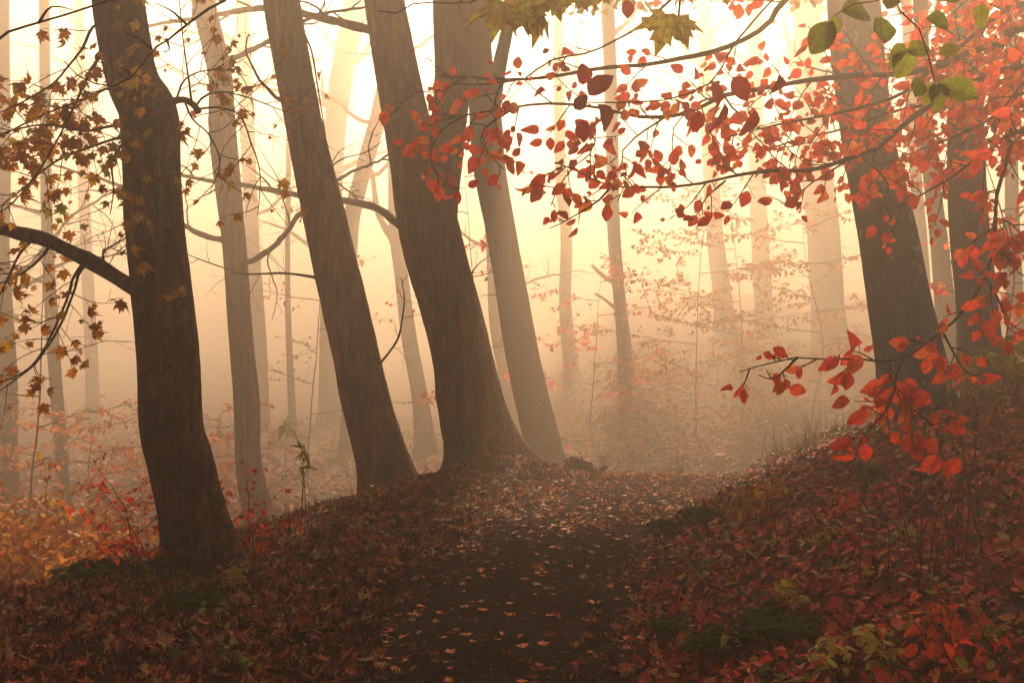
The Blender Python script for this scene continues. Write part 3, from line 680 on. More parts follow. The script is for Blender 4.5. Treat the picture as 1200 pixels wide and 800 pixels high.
# B + C: the middle bough and its long hanging tip
bough(3.0, [(1200, 34, 4.9), (1178, 51, 4.8), (1138, 62, 4.7), (1104, 79, 4.6), (1063, 88, 4.6), (1016, 90, 4.6), (979, 93, 4.5), (935, 98, 4.5), (884, 108, 4.4), (851, 113, 4.4), (813, 131, 4.3), (780, 138, 4.2), (745, 137, 4.2), (690, 125, 4.1), (636, 123, 4.1), (589, 130, 4.05), (542, 138, 4), (511, 145, 4), (489, 159, 4)], .020, .002,
  [([(545, 137, 4), (520, 150, 4), (511, 162, 4), (505, 182, 3.95), (508, 196, 3.95), (518, 208, 3.9), (538, 226, 3.9)], 6, .12),
   ([(600, 128, 4.05), (575, 145, 4), (562, 160, 4), (572, 180, 4), (590, 200, 4)], 7, .13),
   ([(720, 132, 4.1), (690, 150, 4.1), (697, 165, 4), (690, 180, 4), (670, 195, 4), (655, 215, 4), (643, 240, 4)], 10, .16),
   ([(780, 137, 4.2), (745, 160, 4.1), (728, 180, 4.1), (735, 205, 4), (725, 235, 4)], 7, .15),
   ([(851, 113, 4.4), (820, 120, 4.3), (790, 150, 4.2), (790, 180, 4.2), (785, 200, 4.1)], 6, .15)], n=32, ln=.34, t0=.2, lp=.75)
# D: upper right
bough(3.3, [(1200, 5, 5.0), (1178, 14, 4.9), (1138, 47, 4.8), (1104, 74, 4.7), (1060, 110, 4.6), (1000, 130, 4.6), (950, 140, 4.6), (900, 150, 4.5), (858, 160, 4.4)], .018, .003,
  [([(1178, 14, 4.9), (1150, 0, 4.8), (1110, -10, 4.7)], 6, .25), ([(1130, 52, 4.8), (1100, 30, 4.7), (1060, 40, 4.7)], 3, .2)], n=26, ln=.38, t0=.15, lp=.8)
# E: the lower long bough
bough(2.75, [(1200, 80, 4.7), (1138, 98, 4.6), (1104, 115, 4.5), (1075, 135, 4.4), (1050, 155, 4.4), (1030, 174, 4.4), (1003, 184, 4.3), (955, 201, 4.3), (911, 203, 4.25), (868, 208, 4.2), (830, 216, 4.2), (800, 221, 4.15), (755, 222, 4.1), (714, 221, 4.05), (680, 206, 4), (650, 194, 4)], .020, .002,
  [([(840, 95, 4.3), (857, 125, 4.3), (884, 145, 4.3), (911, 162, 4.3), (935, 184, 4.3), (959, 199, 4.3)], 8, .22),
   ([(714, 221, 4.05), (700, 235, 4), (687, 243, 4), (665, 256, 4), (643, 267, 4)], 3, .08),
   ([(990, 190, 4.3), (950, 215, 4.2), (930, 232, 4.2), (915, 240, 4.2)], 5, .15),
   ([(1010, 182, 4.3), (1040, 215, 4.2), (1035, 240, 4.2), (1020, 262, 4.1)], 6, .16),
   ([(850, 212, 4.2), (828, 232, 4.1), (822, 248, 4.1), (835, 255, 4.1)], 3, .12)], n=28, ln=.28, t0=.15, lp=.72)
# more dense sprays in the upper right corner
for z, pix, n_ in ((3.1, [(1200, 60, 5.3), (1150, 95, 5.2), (1100, 120, 5.2), (1050, 130, 5.2), (990, 150, 5.2), (930, 165, 5.1), (880, 180, 5.1)], 26),
              (2.6, [(1200, 110, 5.2), (1160, 140, 5.1), (1120, 160, 5.1), (1080, 175, 5.0), (1030, 195, 5.0)], 22),
              (3.5, [(1210, 20, 5.4), (1170, 60, 5.3), (1120, 90, 5.3), (1060, 75, 5.3)], 18),
              (2.45, [(1210, 130, 4.6), (1180, 160, 4.6), (1150, 180, 4.5), (1110, 210, 4.5), (1070, 232, 4.4), (1045, 245, 4.4)], 14),
              (2.9, [(1240, 60, 4.3), (1205, 90, 4.2), (1180, 120, 4.1), (1160, 150, 4.1)], 14)):
    bough(z, pix, .014, .003, n=int(n_*1.15), ln=.36, t0=.1, lp=.85)
# F: the lower bough that arches down to the left over the bank
bough(2.5, [(1200, 152, 3.9), (1185, 169, 3.85), (1175, 199, 3.8), (1167, 230, 3.75), (1165, 270, 3.7), (1160, 304, 3.7), (1145, 338, 3.65), (1121, 371, 3.6), (1094, 392, 3.6), (1070, 412, 3.6), (1036, 422, 3.55), (1003, 419, 3.55), (969, 419, 3.5), (935, 417, 3.5), (905, 424, 3.5), (884, 430, 3.5), (868, 435, 3.5)], .014, .0016,
  [([(935, 418, 3.5), (918, 435, 3.5), (905, 444, 3.5), (890, 440, 3.5)], 3, .06),
   ([(1041, 422, 3.6), (1045, 446, 3.55), (1057, 469, 3.5), (1080, 486, 3.45), (1097, 503, 3.4), (1108, 520, 3.4)], 9, .15),
   ([(1045, 430, 3.55), (1050, 450, 3.5), (1038, 480, 3.45), (1020, 500, 3.4), (1005, 520, 3.4)], 7, .12),
   ([(1104, 388, 3.6), (1117, 412, 3.6), (1127, 429, 3.55), (1140, 440, 3.5)], 6, .10),
   ([(1155, 325, 3.65), (1175, 361, 3.6), (1182, 385, 3.6), (1200, 392, 3.6)], 6, .13),
   ([(1160, 290, 3.7), (1180, 300, 3.6), (1195, 320, 3.6)], 4, .12),
   ([(1165, 255, 3.7), (1185, 262, 3.6), (1200, 280, 3.6)], 5, .12)], n=28, ln=.17, t0=.30, lp=.95, leafsize=.048, cr=(.15, .95))
# darker, nearer leaves on a thin shoot
mb = MB(); L = Leafset()
c = limb(mb, wpts(3.7, [(1100, -60, 3.6), (950, -30, 3.3), (870, 40, 3.1), (835, 95, 3.0), (790, 115, 3.0), (740, 120, 3.0), (690, 120, 3.0)]), .007, .0018, sides=6)
for (px, py, tx, tz, s_) in ((690, 112, .9, .8, .085), (700, 122, .45, -1, .075), (683, 140, .1, -1, .06), (673, 128, .3, .3, .05), (683, 100, 0, 1, .06), (835, 95, .3, -1, .07), (848, 120, .2, -1, .065), (820, 130, -.3, -1, .06), (735, 0, 0, -1, .05), (860, 90, .5, -1, .075), (912, 88, -.2, -1, .05), (885, 130, -.1, -1, .06)):
    L.add(P(px, py, 3.0), nrm(np.array([tx, -.1, tz])), nrm(np.array([.25, -1, .2])+rv(.3)), s_, random.random())
addbranch(RB, mb, M['twig'], L, BEECH, M['dark_red_leaf'])

# ---- sprigs overhanging from a maple beside the camera (yellow-green leaves and the black twigs)
OM = thing('overhanging_maple', 'maple whose black twigs and olive yellow lobed leaves hang in at the top edge', 'tree', (-2.7, 2.0, float(H(-2.7, 2.0))))
mb = MB(); tr2 = limb(mb, np.array([(-2.7, 2.0, float(H(-2.7, 2.0))-.3), (-2.72, 2.0, 1.2), (-2.6, 2.1, 2.6), (-2.4, 2.2, 4.2), (-2.3, 2.2, 7)]), .15, .07, sides=18); mb.build('trunk', M['bark_dark'], OM)
mb = MB()
c = limb(mb, [(-1300, -350, 2.1), (-600, -160, 2.5), (-60, 52, 3.0), (0, 40, 3.1), (40, 28, 3.15), (75, 18, 3.2), (130, 0, 3.2), (190, -20, 3.3)], .012, .002, sides=6)
for a in ([(265, 0, 3.4), (240, 13, 3.4), (215, 32, 3.4), (195, 48, 3.35), (178, 58, 3.3), (165, 78, 3.3), (150, 92, 3.3), (128, 101, 3.3), (100, 92, 3.3), (84, 82, 3.3), (75, 70, 3.3)],
          [(178, 58, 3.3), (163, 45, 3.3), (148, 39, 3.3)], [(195, 46, 3.35), (198, 58, 3.3), (190, 61, 3.3)], [(218, 28, 3.4), (200, 12, 3.4), (182, 3, 3.4)], [(152, 88, 3.3), (145, 80, 3.3), (138, 79, 3.3)],
          [(640, -30, 3.3), (560, 0, 3.3), (520, 4, 3.3), (490, 2, 3.3), (475, 16, 3.3), (444, 13, 3.3)], [(560, -2, 3.3), (545, 4, 3.3), (530, -6, 3.3), (495, -2, 3.3)], [(45, 27, 3.15), (60, 8, 3.2), (84, 12, 3.2)]):
    limb(mb, a, .0045, .0016, sides=5, wig=.002)
# join the hanging sprigs to the limb above the frame
limb(mb, [(-600, -160, 2.5), (-100, -200, 3.0), (150, -120, 3.3), (265, 0, 3.4)], .010, .004, sides=6)
c = limb(mb, [(-600, -160, 2.5), (0, -260, 2.9), (350, -160, 3.1), (600, -60, 3.2), (700, -40, 3.2), (790, -10, 3.1), (795, 20, 3.1)], .012, .003, sides=6)
limb(mb, [(600, -60, 3.2), (640, -30, 3.3)], .004, .003)
L = Leafset()
for (px, py, tx, tz, s_) in ((588, -4, -.15, -1, .145), (600, 0, .1, -1, .105), (614, -2, .1, -1, .125), (632, 8, .05, -1, .125), (622, -4, .2, -1, .135), (648, -6, .3, -1, .105), (672, -12, .5, -1, .115), (692, -12, .25, -1, .085), (704, -10, .6, -.9, .065), (784, 14, -.2, -1, .15), (795, 16, .3, -1, .12), (798, 20, .25, -1, .105), (850, -8, .1, -1, .06), (625, -22, .4, -1, .10), (604, -24, -.4, -1, .10)):
    L.add(P(px, py, 3.15+random.uniform(-.1, .1)), nrm(np.array([tx, -.2, tz])), nrm(np.array([random.uniform(-.4, .4), -1, .3])), s_, random.random()*.8)
addbranch(OM, mb, M['twig'], L, MAPLE, M['olive_leaf'])

shade_crown(OM, tr2, M['olive_leaf'], MAPLE, rx=3.0, z0=5.6, z1=9, off=(0, -2.2))  # unseen leaves added overhead to cut sky light around the camera
# ---- green hornbeam sprig at upper right
mb = MB(); L = Leafset()
c = limb(mb, wpts(3.8, [(1170, -170, 3.2), (1100, -90, 2.8), (1048, 0, 2.6), (1058, 14, 2.6), (1072, 25, 2.6), (1084, 50, 2.6), (1090, 75, 2.6), (1096, 98, 2.6)]), .007, .0016, sides=6)
limb(mb, [(1100, -90, 2.8), (1060, -30, 2.7), (1030, 0, 2.6), (1003, 4, 2.6), (975, 20, 2.6)], .003, .0012, sides=5)
limb(mb, [(1060, 15, 2.6), (1040, 20, 2.6)], .0015, .001, sides=4); 
for (px, py, tx, tz, s_) in ((976, 24, -.7, -1, .085), (983, 18, -.4, -1, .05), (985, 14, 1, .2, .075), (1032, 20, -.15, -1, .075), (1048, -4, -.3, -.6, .05), (1085, 22, 1, -.3, .055), (1070, 56, -.55, -1, .075), (1060, 52, -.3, -.3, .045), (1062, 62, .9, .3, .06), (1100, 62, 1, .1, .045), (1096, 98, -.5, -1, .05), (1098, 98, .0, -1, .06), (1099, 97, 1, -.75, .088), (1078, 92, -.5, -1, .055), (1100, 0, 1, .1, .05), (1150, 5, 0, -1, .05)):
    L.add(P(px, py, 2.6), nrm(np.array([tx, -.15, tz])), nrm(np.array([random.uniform(-.3, .3), -1, .3])), s_*1.05, random.random())
b_ = mb.build('branch', M['twig'], RB); L.build('foliage', BEECH, M['green_leaf'], b_, label='green leaves among the red ones')

M['orange_red'] = leafmat('rusty beech leaves', [(0.0, (0.45, 0.05, 0.02)), (0.6, (0.75, 0.14, 0.03)), (1.0, (0.75, 0.3, 0.05))], trans=0.5)
# ---- understorey beeches with layered sprays in the fog
def understorey(lab, px, d, h, n, ln, lmat, lsize, seed, lp=.6, zmin=.6):
    x = (px-600)/F*d; g = float(H(x, d))
    root = thing('young_beech', lab, 'young tree', (x, d, g), 'young beeches deep in the fog')
    top = min(g+h, FOG_TOP-1)
    mb = MB(); b1, b2 = random.uniform(-.35, .35), random.uniform(-.7, .7); t_ = limb(mb, np.array([(x, d, g-.2), (x+b1*.4, d, g+h*.2), (x+b1, d, g+h*.45), (x+b1*.3+b2*.5, d+.1, g+h*.75), (x+b2, d+.1, top)]), .016, .003, n=40, sides=6, wig=.015); mb.build('trunk', M['bark_far'], root)
    for k in range(n):
        z = g+zmin+(h-zmin)*(k+.5)/n; i_ = int(np.argmin(np.abs(t_[:, 2]-z))); p = t_[i_]
        az = k*2.39+seed; dr = np.array([math.cos(az), math.sin(az)*.6, .12])
        mb = MB(); L = Leafset()
        l2 = ln*(1.1-.6*k/n)
        c = limb(mb, np.array([p, p+dr*l2*.35, p+dr*l2*.7+np.array([0, 0, .05]), p+dr*l2]), .009, .003, n=12, sides=5, wig=.01)
        spray(mb, L, c, .15, 1, 10, l2*.42, .003, plane=np.array([0, 0, 1.0]), depth=1, gap=.20, leafgap=.07, leafsize=lsize, leafp=lp, kink=.2, hang=.3, subl=.5, droop=.1)
        addbranch(root, mb, M['twig_brown'], L, BEECH, lmat)
understorey('young beech with thin red leaf layers between the thin pale trunk and the stubbed trunk', 690, 23, 3.6, 9, 1.9, M['red_leaf'], .09, 1, .5)
understorey('tall young beech with drifts of small red leaves above the far slope at centre', 815, 22, 4.6, 12, 2.2, M['orange_leaf'], .075, 2, .85)
understorey('young beech with orange leaf layers in front of the hazy far slope trunk', 868, 23, 5.0, 13, 2.6, M['orange_leaf'], .08, 3, .9)
understorey('young beech with orange leaves in front of the broad hazy trunk', 945, 20, 4.6, 13, 2.1, M['orange_leaf'], .075, 4)
understorey('young beech with red leaves behind the slimmer grey trunk', 1175, 14.5, 4.4, 13, 1.5, M['red_leaf'], .07, 5)
understorey('sparse young beech glimpsed between the twin stemmed and mossy trunks', 560, 18, 5.4, 9, 1.5, M['red_leaf'], .07, 6, .3)
understorey('low spreading red beech in the hollow left of the dark scaly trunk', 120, 16, 1.6, 11, 2.0, M['orange_red'], .075, 7, .7, .35)
understorey('low red beech in the hollow just right of the dark scaly trunk', 262, 18, 1.5, 8, 1.5, M['orange_red'], .075, 8, .6, .35)
understorey('thin twiggy young tree at far left with few leaves', 30, 12.5, 4.2, 9, 1.3, M['orange_leaf'], .07, 9, .12)
understorey('sparse sapling beyond the straight leaning trunk with faint leaves', 360, 20, 5.0, 9, 1.8, M['orange_leaf'], .07, 10, .25)

# ---- shrubs and plants
def shrub(name, lab, x, y, h, spread, stems, leafn, tpls, lmat, lsize, group=None, stemr=.006, leafgap=.05, lp=.9, plane=(0, -.5, .9), cat='shrub', kink=.2, lean=(0, 0), hang=.4, smat=None, cr=(0, 1)):
    g = float(H(x, y)); root = thing(name, lab, cat, (x, y, g), group)
    L = Leafset(); mb = MB()
    for k in range(stems):
        az = 2*math.pi*k/stems+random.uniform(-.4, .4); r = spread*random.uniform(.5, 1)
        dr = nrm(np.array([math.cos(az)*r+lean[0], math.sin(az)*r+lean[1], h]))
        twig(mb, L, (x+.04*math.cos(az), y+.04*math.sin(az), g-.04), dr, math.hypot(h, r)*random.uniform(.75, 1.1), stemr, depth=leafn, gap=.12, leafgap=leafgap, leafsize=lsize, leafp=lp, droop=.6, kink=kink, plane=nrm(np.array(plane)+rv(.2)), hang=hang, subl=.5, cr=cr)
    b = mb.build('stems', smat or M['twig_brown'], root)
    if len(L.p): L.build('foliage', tpls, lmat, root)
    return root
def at(px, py, dmin=3.0, dmax=30.0):
    """the ground point seen at (px, py)"""
    d = dmin
    while d < dmax:
        p = P(px, py, d)
        if p[2] < float(H(p[0], p[1])): break
        d += .05
    return float(p[0]), float(p[1])
x, y = at(135, 690); shrub('beech_sapling', 'bright red leaved sapling left of the dark scaly trunk base', x+.05, y+.6, .66, .75, 6, 2, BEECH, M['red_leaf'], .036, group='red saplings at the trunk foot', leafgap=.045)
x, y = at(290, 665); shrub('beech_sapling', 'tall red leaved sapling right of the dark scaly trunk base', x-.1, y+.4, .78, .2, 3, 1, BEECH, M['red_leaf'], .036, group='red saplings at the trunk foot', leafgap=.055, lean=(-.15, 0))
for k, (px, d, lab) in enumerate(((-10, 8.3, 'orange leaved bush at the left edge, nearest'), (45, 9.2, 'orange leaved bush second from the left edge'), (95, 10.2, 'orange yellow bush right of the others, behind the red sapling'), (20, 11.2, 'orange bush furthest back in the hollow at left'))):
    x = (px-600)/F*d
    shrub('orange_bush', lab, x, d, 1.05, .85, 15, 2, BEECH, M['orange_leaf'], .062, group='orange bushes in the hollow at left', leafgap=.045)
for k, (px, py, d, h, lab) in enumerate(((355, 560, 8.9, .85, 'tall weed with drooping seed head right of the slender sinuous trunk'), (335, 490, 16.5, 1.35, 'pale tall weed behind in the fog'))):
    x = (px-600)/F*d; g = float(H(x, d)); root = thing('tall_weed', lab, 'weed', (x, d, g), 'tall weeds with drooping tops')
    mb = MB(); L = Leafset(); top = P(px, 530 if k == 0 else 492, d)
    mb.tube(spline([(x-.02, d, g-.05), ((x+top[0])/2, d, (g+top[2])/2), tuple(top)], 12), np.linspace(.006, .003, 12), 5)
    mb.tube(spline([(x+.03, d, g-.05), (x+.01, d, g+.4)], 8), np.linspace(.004, .002, 8), 4)
    for q in range(11):
        a_ = q*2.4; t_ = np.array([math.cos(a_)*.9, math.sin(a_)*.9, random.uniform(-1.2, .5)]); L.add(top+np.array([0, 0, random.uniform(-.13, .05)]), nrm(t_), np.array([0, -.3, 1.0]), random.uniform(.08, .13)*(1 if k == 0 else 1.8), random.random())
    for q in range(5): L.add(np.array([x, d, g+.25+.1*q]), nrm(np.array([random.choice([-1, 1])*.4, 0, -1])), np.array([0, -1, .2]), .05, .1)
    mb.build('stem', M['twig_brown'], root); L.build('foliage', NARROW, M['green_leaf'], root)
# dry bare stalks
def stalks(lab, x, y, n, h, w, mat, group='dry stalks', lean=.15):
    g = float(H(x, y)); root = thing('dry_stalks', lab, 'stalks', (x, y, g), group)
    for q in range(n):
        mb = MB(); xx = x+random.uniform(-w, w); yy = y+random.uniform(-w, w)*.6
        hh = h*random.uniform(.45, 1.1)
        twig(mb, None, (xx, yy, float(H(xx, yy))-.03), nrm(np.array([random.uniform(-lean, lean), random.uniform(-.1, .1), 1])), hh, .0035, depth=1, gap=hh*.4, droop=-.05, kink=.08, subl=.3, sides=4)
        mb.build('stalk', mat, root)
for (px, py, n, h, w, lab) in ((345, 640, 7, .5, .22, 'thin dry stalks on the ridge between the dark scaly trunk and the straight leaning trunk'),
        (172, 690, 6, .45, .15, 'short dry stalks close to the left foot of the dark scaly trunk'),
        (1112, 690, 8, .62, .14, 'tall dark stalks standing on the bank below the grey trunks'),
        (1150, 640, 4, .7, .15, 'sparse dark stalks at the right edge of the bank'),
        (1010, 700, 3, .5, .15, 'few dark stalks in the middle of the bank leaves'),
        (930, 660, 3, .35, .12, 'small dark stalks behind the yellow seedling'),
        (920, 540, 9, .55, .3, 'dry grassy stalks on top of the bank left of the thick grey trunk'),
        (510, 590, 8, .4, .2, 'thin stalks between the straight leaning trunk and the twin stemmed trunk'),
        (690, 556, 6, .3, .2, 'faint stalks on the crest right of the mossy trunk'),
        (800, 558, 5, .3, .2, 'faint stalks on the crest where the path disappears')):
    x, y = at(px, py); stalks(lab, x, y, n, h, w, M['twig_brown'])
def tuft(lab, x, y, n, h, w, group='grass tufts'):
    g = float(H(x, y)); root = None
    Vs = []; Ts = []; rr = []; 
    for q in range(n):
        xx = float(np.clip(RNG.normal(0, w*.7), -w*1.4, w*1.4)); yy = float(np.clip(RNG.normal(0, w*.7), -w*1.4, w*1.4)); z = float(H(x+xx, y+yy))-g-.02
        a_ = random.uniform(0, 6.28); hh = h*random.uniform(.4, 1.1); b_ = random.uniform(.1, .6)*hh; wd = random.uniform(.0025, .005)
        dx, dy = math.cos(a_), math.sin(a_); s_ = len(Vs)
        px_, py_ = -dy*wd, dx*wd
        for t in (0, .4, .75):
            Vs += [(xx+dx*b_*t*t+px_*(1-t*.6), yy+dy*b_*t*t+py_*(1-t*.6), z+hh*t), (xx+dx*b_*t*t-px_*(1-t*.6), yy+dy*b_*t*t-py_*(1-t*.6), z+hh*t)]
        Vs.append((xx+dx*b_, yy+dy*b_, z+hh*.97)); r_ = random.random(); rr += [r_]*7
        Ts += [(s_, s_+1, s_+3), (s_, s_+3, s_+2), (s_+2, s_+3, s_+5), (s_+2, s_+5, s_+4), (s_+4, s_+5, s_+6)]
    me = np_mesh('grass_tuft', Vs, [Ts], rr); o = obj('grass_tuft', me, M['grass'], label=lab, category='grass', group=group); o.location = (x, y, g); return o
for (px, py, n, h, w, lab) in ((870, 545, 60, .28, .12, 'grass tuft at the foot of the bank where the path bends'),
        (905, 530, 80, .32, .16, 'grass tuft on the bank just right of the path bend'),
        (945, 520, 80, .34, .18, 'tallest grass tuft on the skyline of the bank, left of the thick grey trunk'),
        (985, 510, 60, .25, .15, 'grass tuft against the left foot of the thick grey trunk'),
        (850, 600, 30, .14, .08, 'small grass tuft beside the yellow seedling'),
        (215, 700, 60, .22, .12, 'mossy grass at the foot of the dark scaly trunk'),
        (1130, 480, 40, .25, .15, 'grass between the two grey trunks'),
        (400, 615, 30, .2, .12, 'sparse grass left of the straight leaning trunk base'),
        (770, 720, 50, .12, .10, 'low grass on the edge of the path under the bank'),
        (760, 780, 40, .12, .08, 'low grass at the bottom edge between path and bank')):
    x, y = at(px, py); tuft(lab, x, y, n, h, w)
def fern(lab, x, y, n, ln, mat, group='green ferns on the path edge', ls=.03):
    g = float(H(x, y)); root = thing('fern', lab, 'fern', (x, y, g), group)
    mb = MB(); L = Leafset()
    for k in range(n):
        az = 2*math.pi*k/n+random.uniform(-.3, .3); p = np.array([x, y, g]); el = random.uniform(.7, 1.3); pts = []
        for t in np.linspace(0, 1, 9): pts.append(p+np.array([math.cos(az)*ln*t*math.cos(el*(1-t*.6)), math.sin(az)*ln*t*math.cos(el*(1-t*.6)), ln*.62*(math.sin(el)*t-.75*t*t)+.02]))
        pts = np.array(pts); mb.tube(pts, np.linspace(.003, .001, 9), 4, cap=False)
        f = spline(pts, 20)
        for i_ in range(3, 19):
            tg = nrm(f[i_+1]-f[i_]) if i_ < 19 else nrm(f[i_]-f[i_-1]); sd_ = nrm(np.cross(tg, [0, 0, 1.0]))
            for sg in (-1, 1): L.add(f[i_], nrm(sd_*sg+tg*.35+rv(.1)), np.array([0, 0, 1.0])+rv(.15), ls*(2.2*math.sin(math.pi*(i_/20)**.8)+.5), random.random())
    mb.build('stems', M['twig_brown'], root); L.build('fronds', NARROW, mat, root)
for (px, py, n, ln, lab) in ((800, 628, 12, .34, 'dark green fern overhanging the right path edge, furthest'), (828, 612, 10, .26, 'small dark green fern just behind the larger one at the path edge'),
        (918, 750, 11, .22, 'green fern low on the bank near the bottom edge'), (850, 770, 9, .18, 'small fern at the bottom where the bank meets the path'), (795, 745, 8, .14, 'tiny fern on the path edge above the small bottom fern'), (225, 712, 10, .22, 'dark fern growing against the foot of the dark scaly trunk'), (112, 680, 10, .3, 'fern beneath the red sapling at left')):
    x, y = at(px, py); fern(lab, x, y, n, ln, M['weed_leaf'])
# maple seedlings and leafy plants on the bank
def seedling(lab, x, y, h, n, tpls, mat, ls, group='seedlings on the bank', name='seedling', w=.1, cr=(0, 1), smat=None):
    g = float(H(x, y)); root = thing(name, lab, 'plant', (x, y, g), group); mb = MB(); L = Leafset()
    for k in range(n):
        a_ = k*2.4; xx, yy = x+random.uniform(-w, w), y+random.uniform(-w, w); g2 = float(H(xx, yy)); hh = h*random.uniform(.6, 1.1)
        top = np.array([xx+random.uniform(-.05, .05), yy+random.uniform(-.05, .05), g2+hh])
        mb.tube(spline([(xx, yy, g2-.03), ((xx+top[0])/2+.01, yy, g2+hh/2), tuple(top)], 8), np.linspace(.003, .0015, 8), 4)
        for q in range(5):
            b_ = a_+q*1.26; e = top+np.array([math.cos(b_)*.02, math.sin(b_)*.02, -.015*q])
            L.add(e, nrm(np.array([math.cos(b_), math.sin(b_)*.8, random.uniform(-.7, .1)])), nrm(np.array([0, -.35, 1.0])+rv(.25)), ls*random.uniform(.7, 1.15), random.uniform(*cr))
    mb.build('stems', smat or M['twig_brown'], root); L.build('foliage', tpls, mat, root)
for (px, py, h, n, tp, mt, ls, lab, w) in (
        (885, 618, .24, 7, MAPLE, M['maple_leaf'], .12, 'yellow brown maple seedlings above the path edge', .16),
        (1020, 575, .16, 3, MAPLE, M['weed_leaf'], .10, 'green leaved seedling under the lowest red leaves', .05),
        (1165, 480, .45, 12, BEECH, M['yellow_leaf'], .09, 'yellow green leafy plant on the bank at the right edge', .25),
        (1195, 470, .5, 10, BEECH, M['olive_leaf'], .10, 'olive leafy plant behind at the right edge', .2),
        (1120, 476, .34, 2, BEECH, M['yellow_leaf'], .11, 'three clear yellow leaves right of the thick grey trunk', .04),
        (930, 715, .12, 2, MAPLE, M['olive_leaf'], .09, 'olive maple seedling in the middle of the bank', .05),
        (1000, 795, .16, 5, BEECH, M['yellow_leaf'], .045, 'yellow leaved seedling at the bottom edge of the bank', .09),
        (1045, 800, .16, 4, BEECH, M['yellow_leaf'], .05, 'larger yellow leaved seedling right of the other at the bottom', .06),
        (1090, 775, .16, 6, BEECH, M['red_leaf'], .05, 'glowing red sapling shoot at the bottom right of the bank', .12),
        (1130, 800, .15, 6, BEECH, M['red_leaf'], .05, 'orange red sapling shoot in the bottom right corner', .12),
        (880, 800, .10, 4, BEECH, M['red_leaf'], .045, 'red sapling shoot at the bottom left of the bank', .08),
        (1010, 600, .14, 4, BEECH, M['red_leaf'], .05, 'small bright orange shoot in the centre of the bank', .06),
        (965, 640, .10, 3, MAPLE, M['olive_leaf'], .06, 'small green seedling just right of the maple seedlings', .06),
        (1075, 640, .12, 2, MAPLE, M['olive_leaf'], .08, 'olive seedling beside the tall dark stalks', .05),
        (255, 700, .16, 5, BEECH, M['olive_leaf'], .05, 'small leafy plants at the right foot of the dark scaly trunk', .12),
        (205, 690, .2, 6, BEECH, M['weed_leaf'], .06, 'green ivy-like plants at the left foot of the dark scaly trunk', .12)):
    x, y = at(px, py); seedling(lab, x, y, h, n, tp, mt, ls, w=w)

# ---- leaf litter
def litter(name, n, fx, tpls, mat, smin, smax, tilt, cr=None, lift=.03):
    x, y = fx(n); z = H(x, y); n = len(x)
    e = .03; gx_ = (H(x+e, y)-z)/e; gy_ = (H(x, y+e)-z)/e
    nn = np.stack([-gx_, -gy_, np.ones(n)], 1)+RNG.normal(0, tilt, (n, 3)); nn /= np.linalg.norm(nn, axis=1)[:, None]
    a = RNG.uniform(0, 2*math.pi, n); tp = np.stack([np.cos(a), np.sin(a), np.zeros(n)], 1)
    tp = tp-nn*(tp*nn).sum(1)[:, None]
    pos = np.stack([x, y, z+.006+RNG.random(n)**2*lift], 1)
    r = RNG.random(n) if cr is None else cr(x, y, RNG.random(n))
    return leaves(name, tpls, pos, tp, nn, RNG.uniform(smin, smax, n), mat, rnd=r, kind='stuff')
def fx_bank(n):
    y = 2.0+RNG.random(n)**1.3*11.5; s = RNG.random(n)**.85*(1.2+.42*y); x = edgeR(y)-.03+s
    k = x < .55*y+.8; return x[k], y[k]
def fx_left(n):
    y = 2.5+RNG.random(n)**1.0*10.5; s = RNG.random(n)**.8*(.35+.35*y); x = edgeL(y)+.12-s
    k = (x > -.55*y-.6) & (x > crestL(y)-1.6); return x[k], y[k]
def fx_mid(n):
    y = 13.2+RNG.random(n)*22; u = RNG.uniform(-.48, .48, n); x = u*y
    return x, y
def fx_hollow(n):
    y = 6.5+RNG.random(n)*9; u = RNG.uniform(-.5, -.05, n); x = u*y; k = x < crestL(y)-.8; return x[k], y[k]
def fx_pathedge(n):
    y = 3.5+RNG.random(n)*10; w = edgeR(y)-edgeL(y)
    t = np.where(RNG.random(n) < .6, RNG.exponential(.13, n), 1-RNG.exponential(.10, n)); k = (t > 0) & (t < 1); return (edgeL(y)+w*t)[k], y[k]
def fx_crest(n):
    y = 9.0+RNG.random(n)**.8*4.2; w = edgeR(y)-edgeL(y); return edgeL(y)+w*RNG.random(n), y
def fx_near(n):
    x, y = fx_bank(n); k = y < 6.3; return x[k], y[k]
def fx_off(n):
    x, y = fx_bank(n); k = y >= 6.3; return x[k], y[k]
litter('beech_leaf_litter', 60000, fx_near, BEECH_CURLED, M['litter_red'], .034, .072, .3)
litter('beech_leaf_litter', 56000, fx_off, BEECH_DRY, M['litter_red'], .042, .078, .32)
litter('maple_leaf_litter', 26000, fx_left, MAPLE_DRY, M['litter_brown'], .06, .11, .35)
litter('beech_leaf_litter', 14000, fx_left, BEECH_DRY, M['litter_brown'], .045, .07, .4)
litter('distant_leaf_litter', 42000, fx_mid, BEECH_DRY, M['litter_brown'], .07, .14, .35, cr=lambda x, y, r: .3+.68*r)
litter('hollow_leaf_litter', 14000, fx_hollow, BEECH_DRY, M['litter_brown'], .06, .10, .4)
litter('path_edge_leaf_litter', 2600, fx_pathedge, MAPLE_DRY, M['litter_brown'], .045, .085, .2, lift=.01)
litter('path_crest_leaf_litter', 800, fx_crest, MAPLE_DRY, M['path_leaf'], .045, .09, .15, lift=.008)
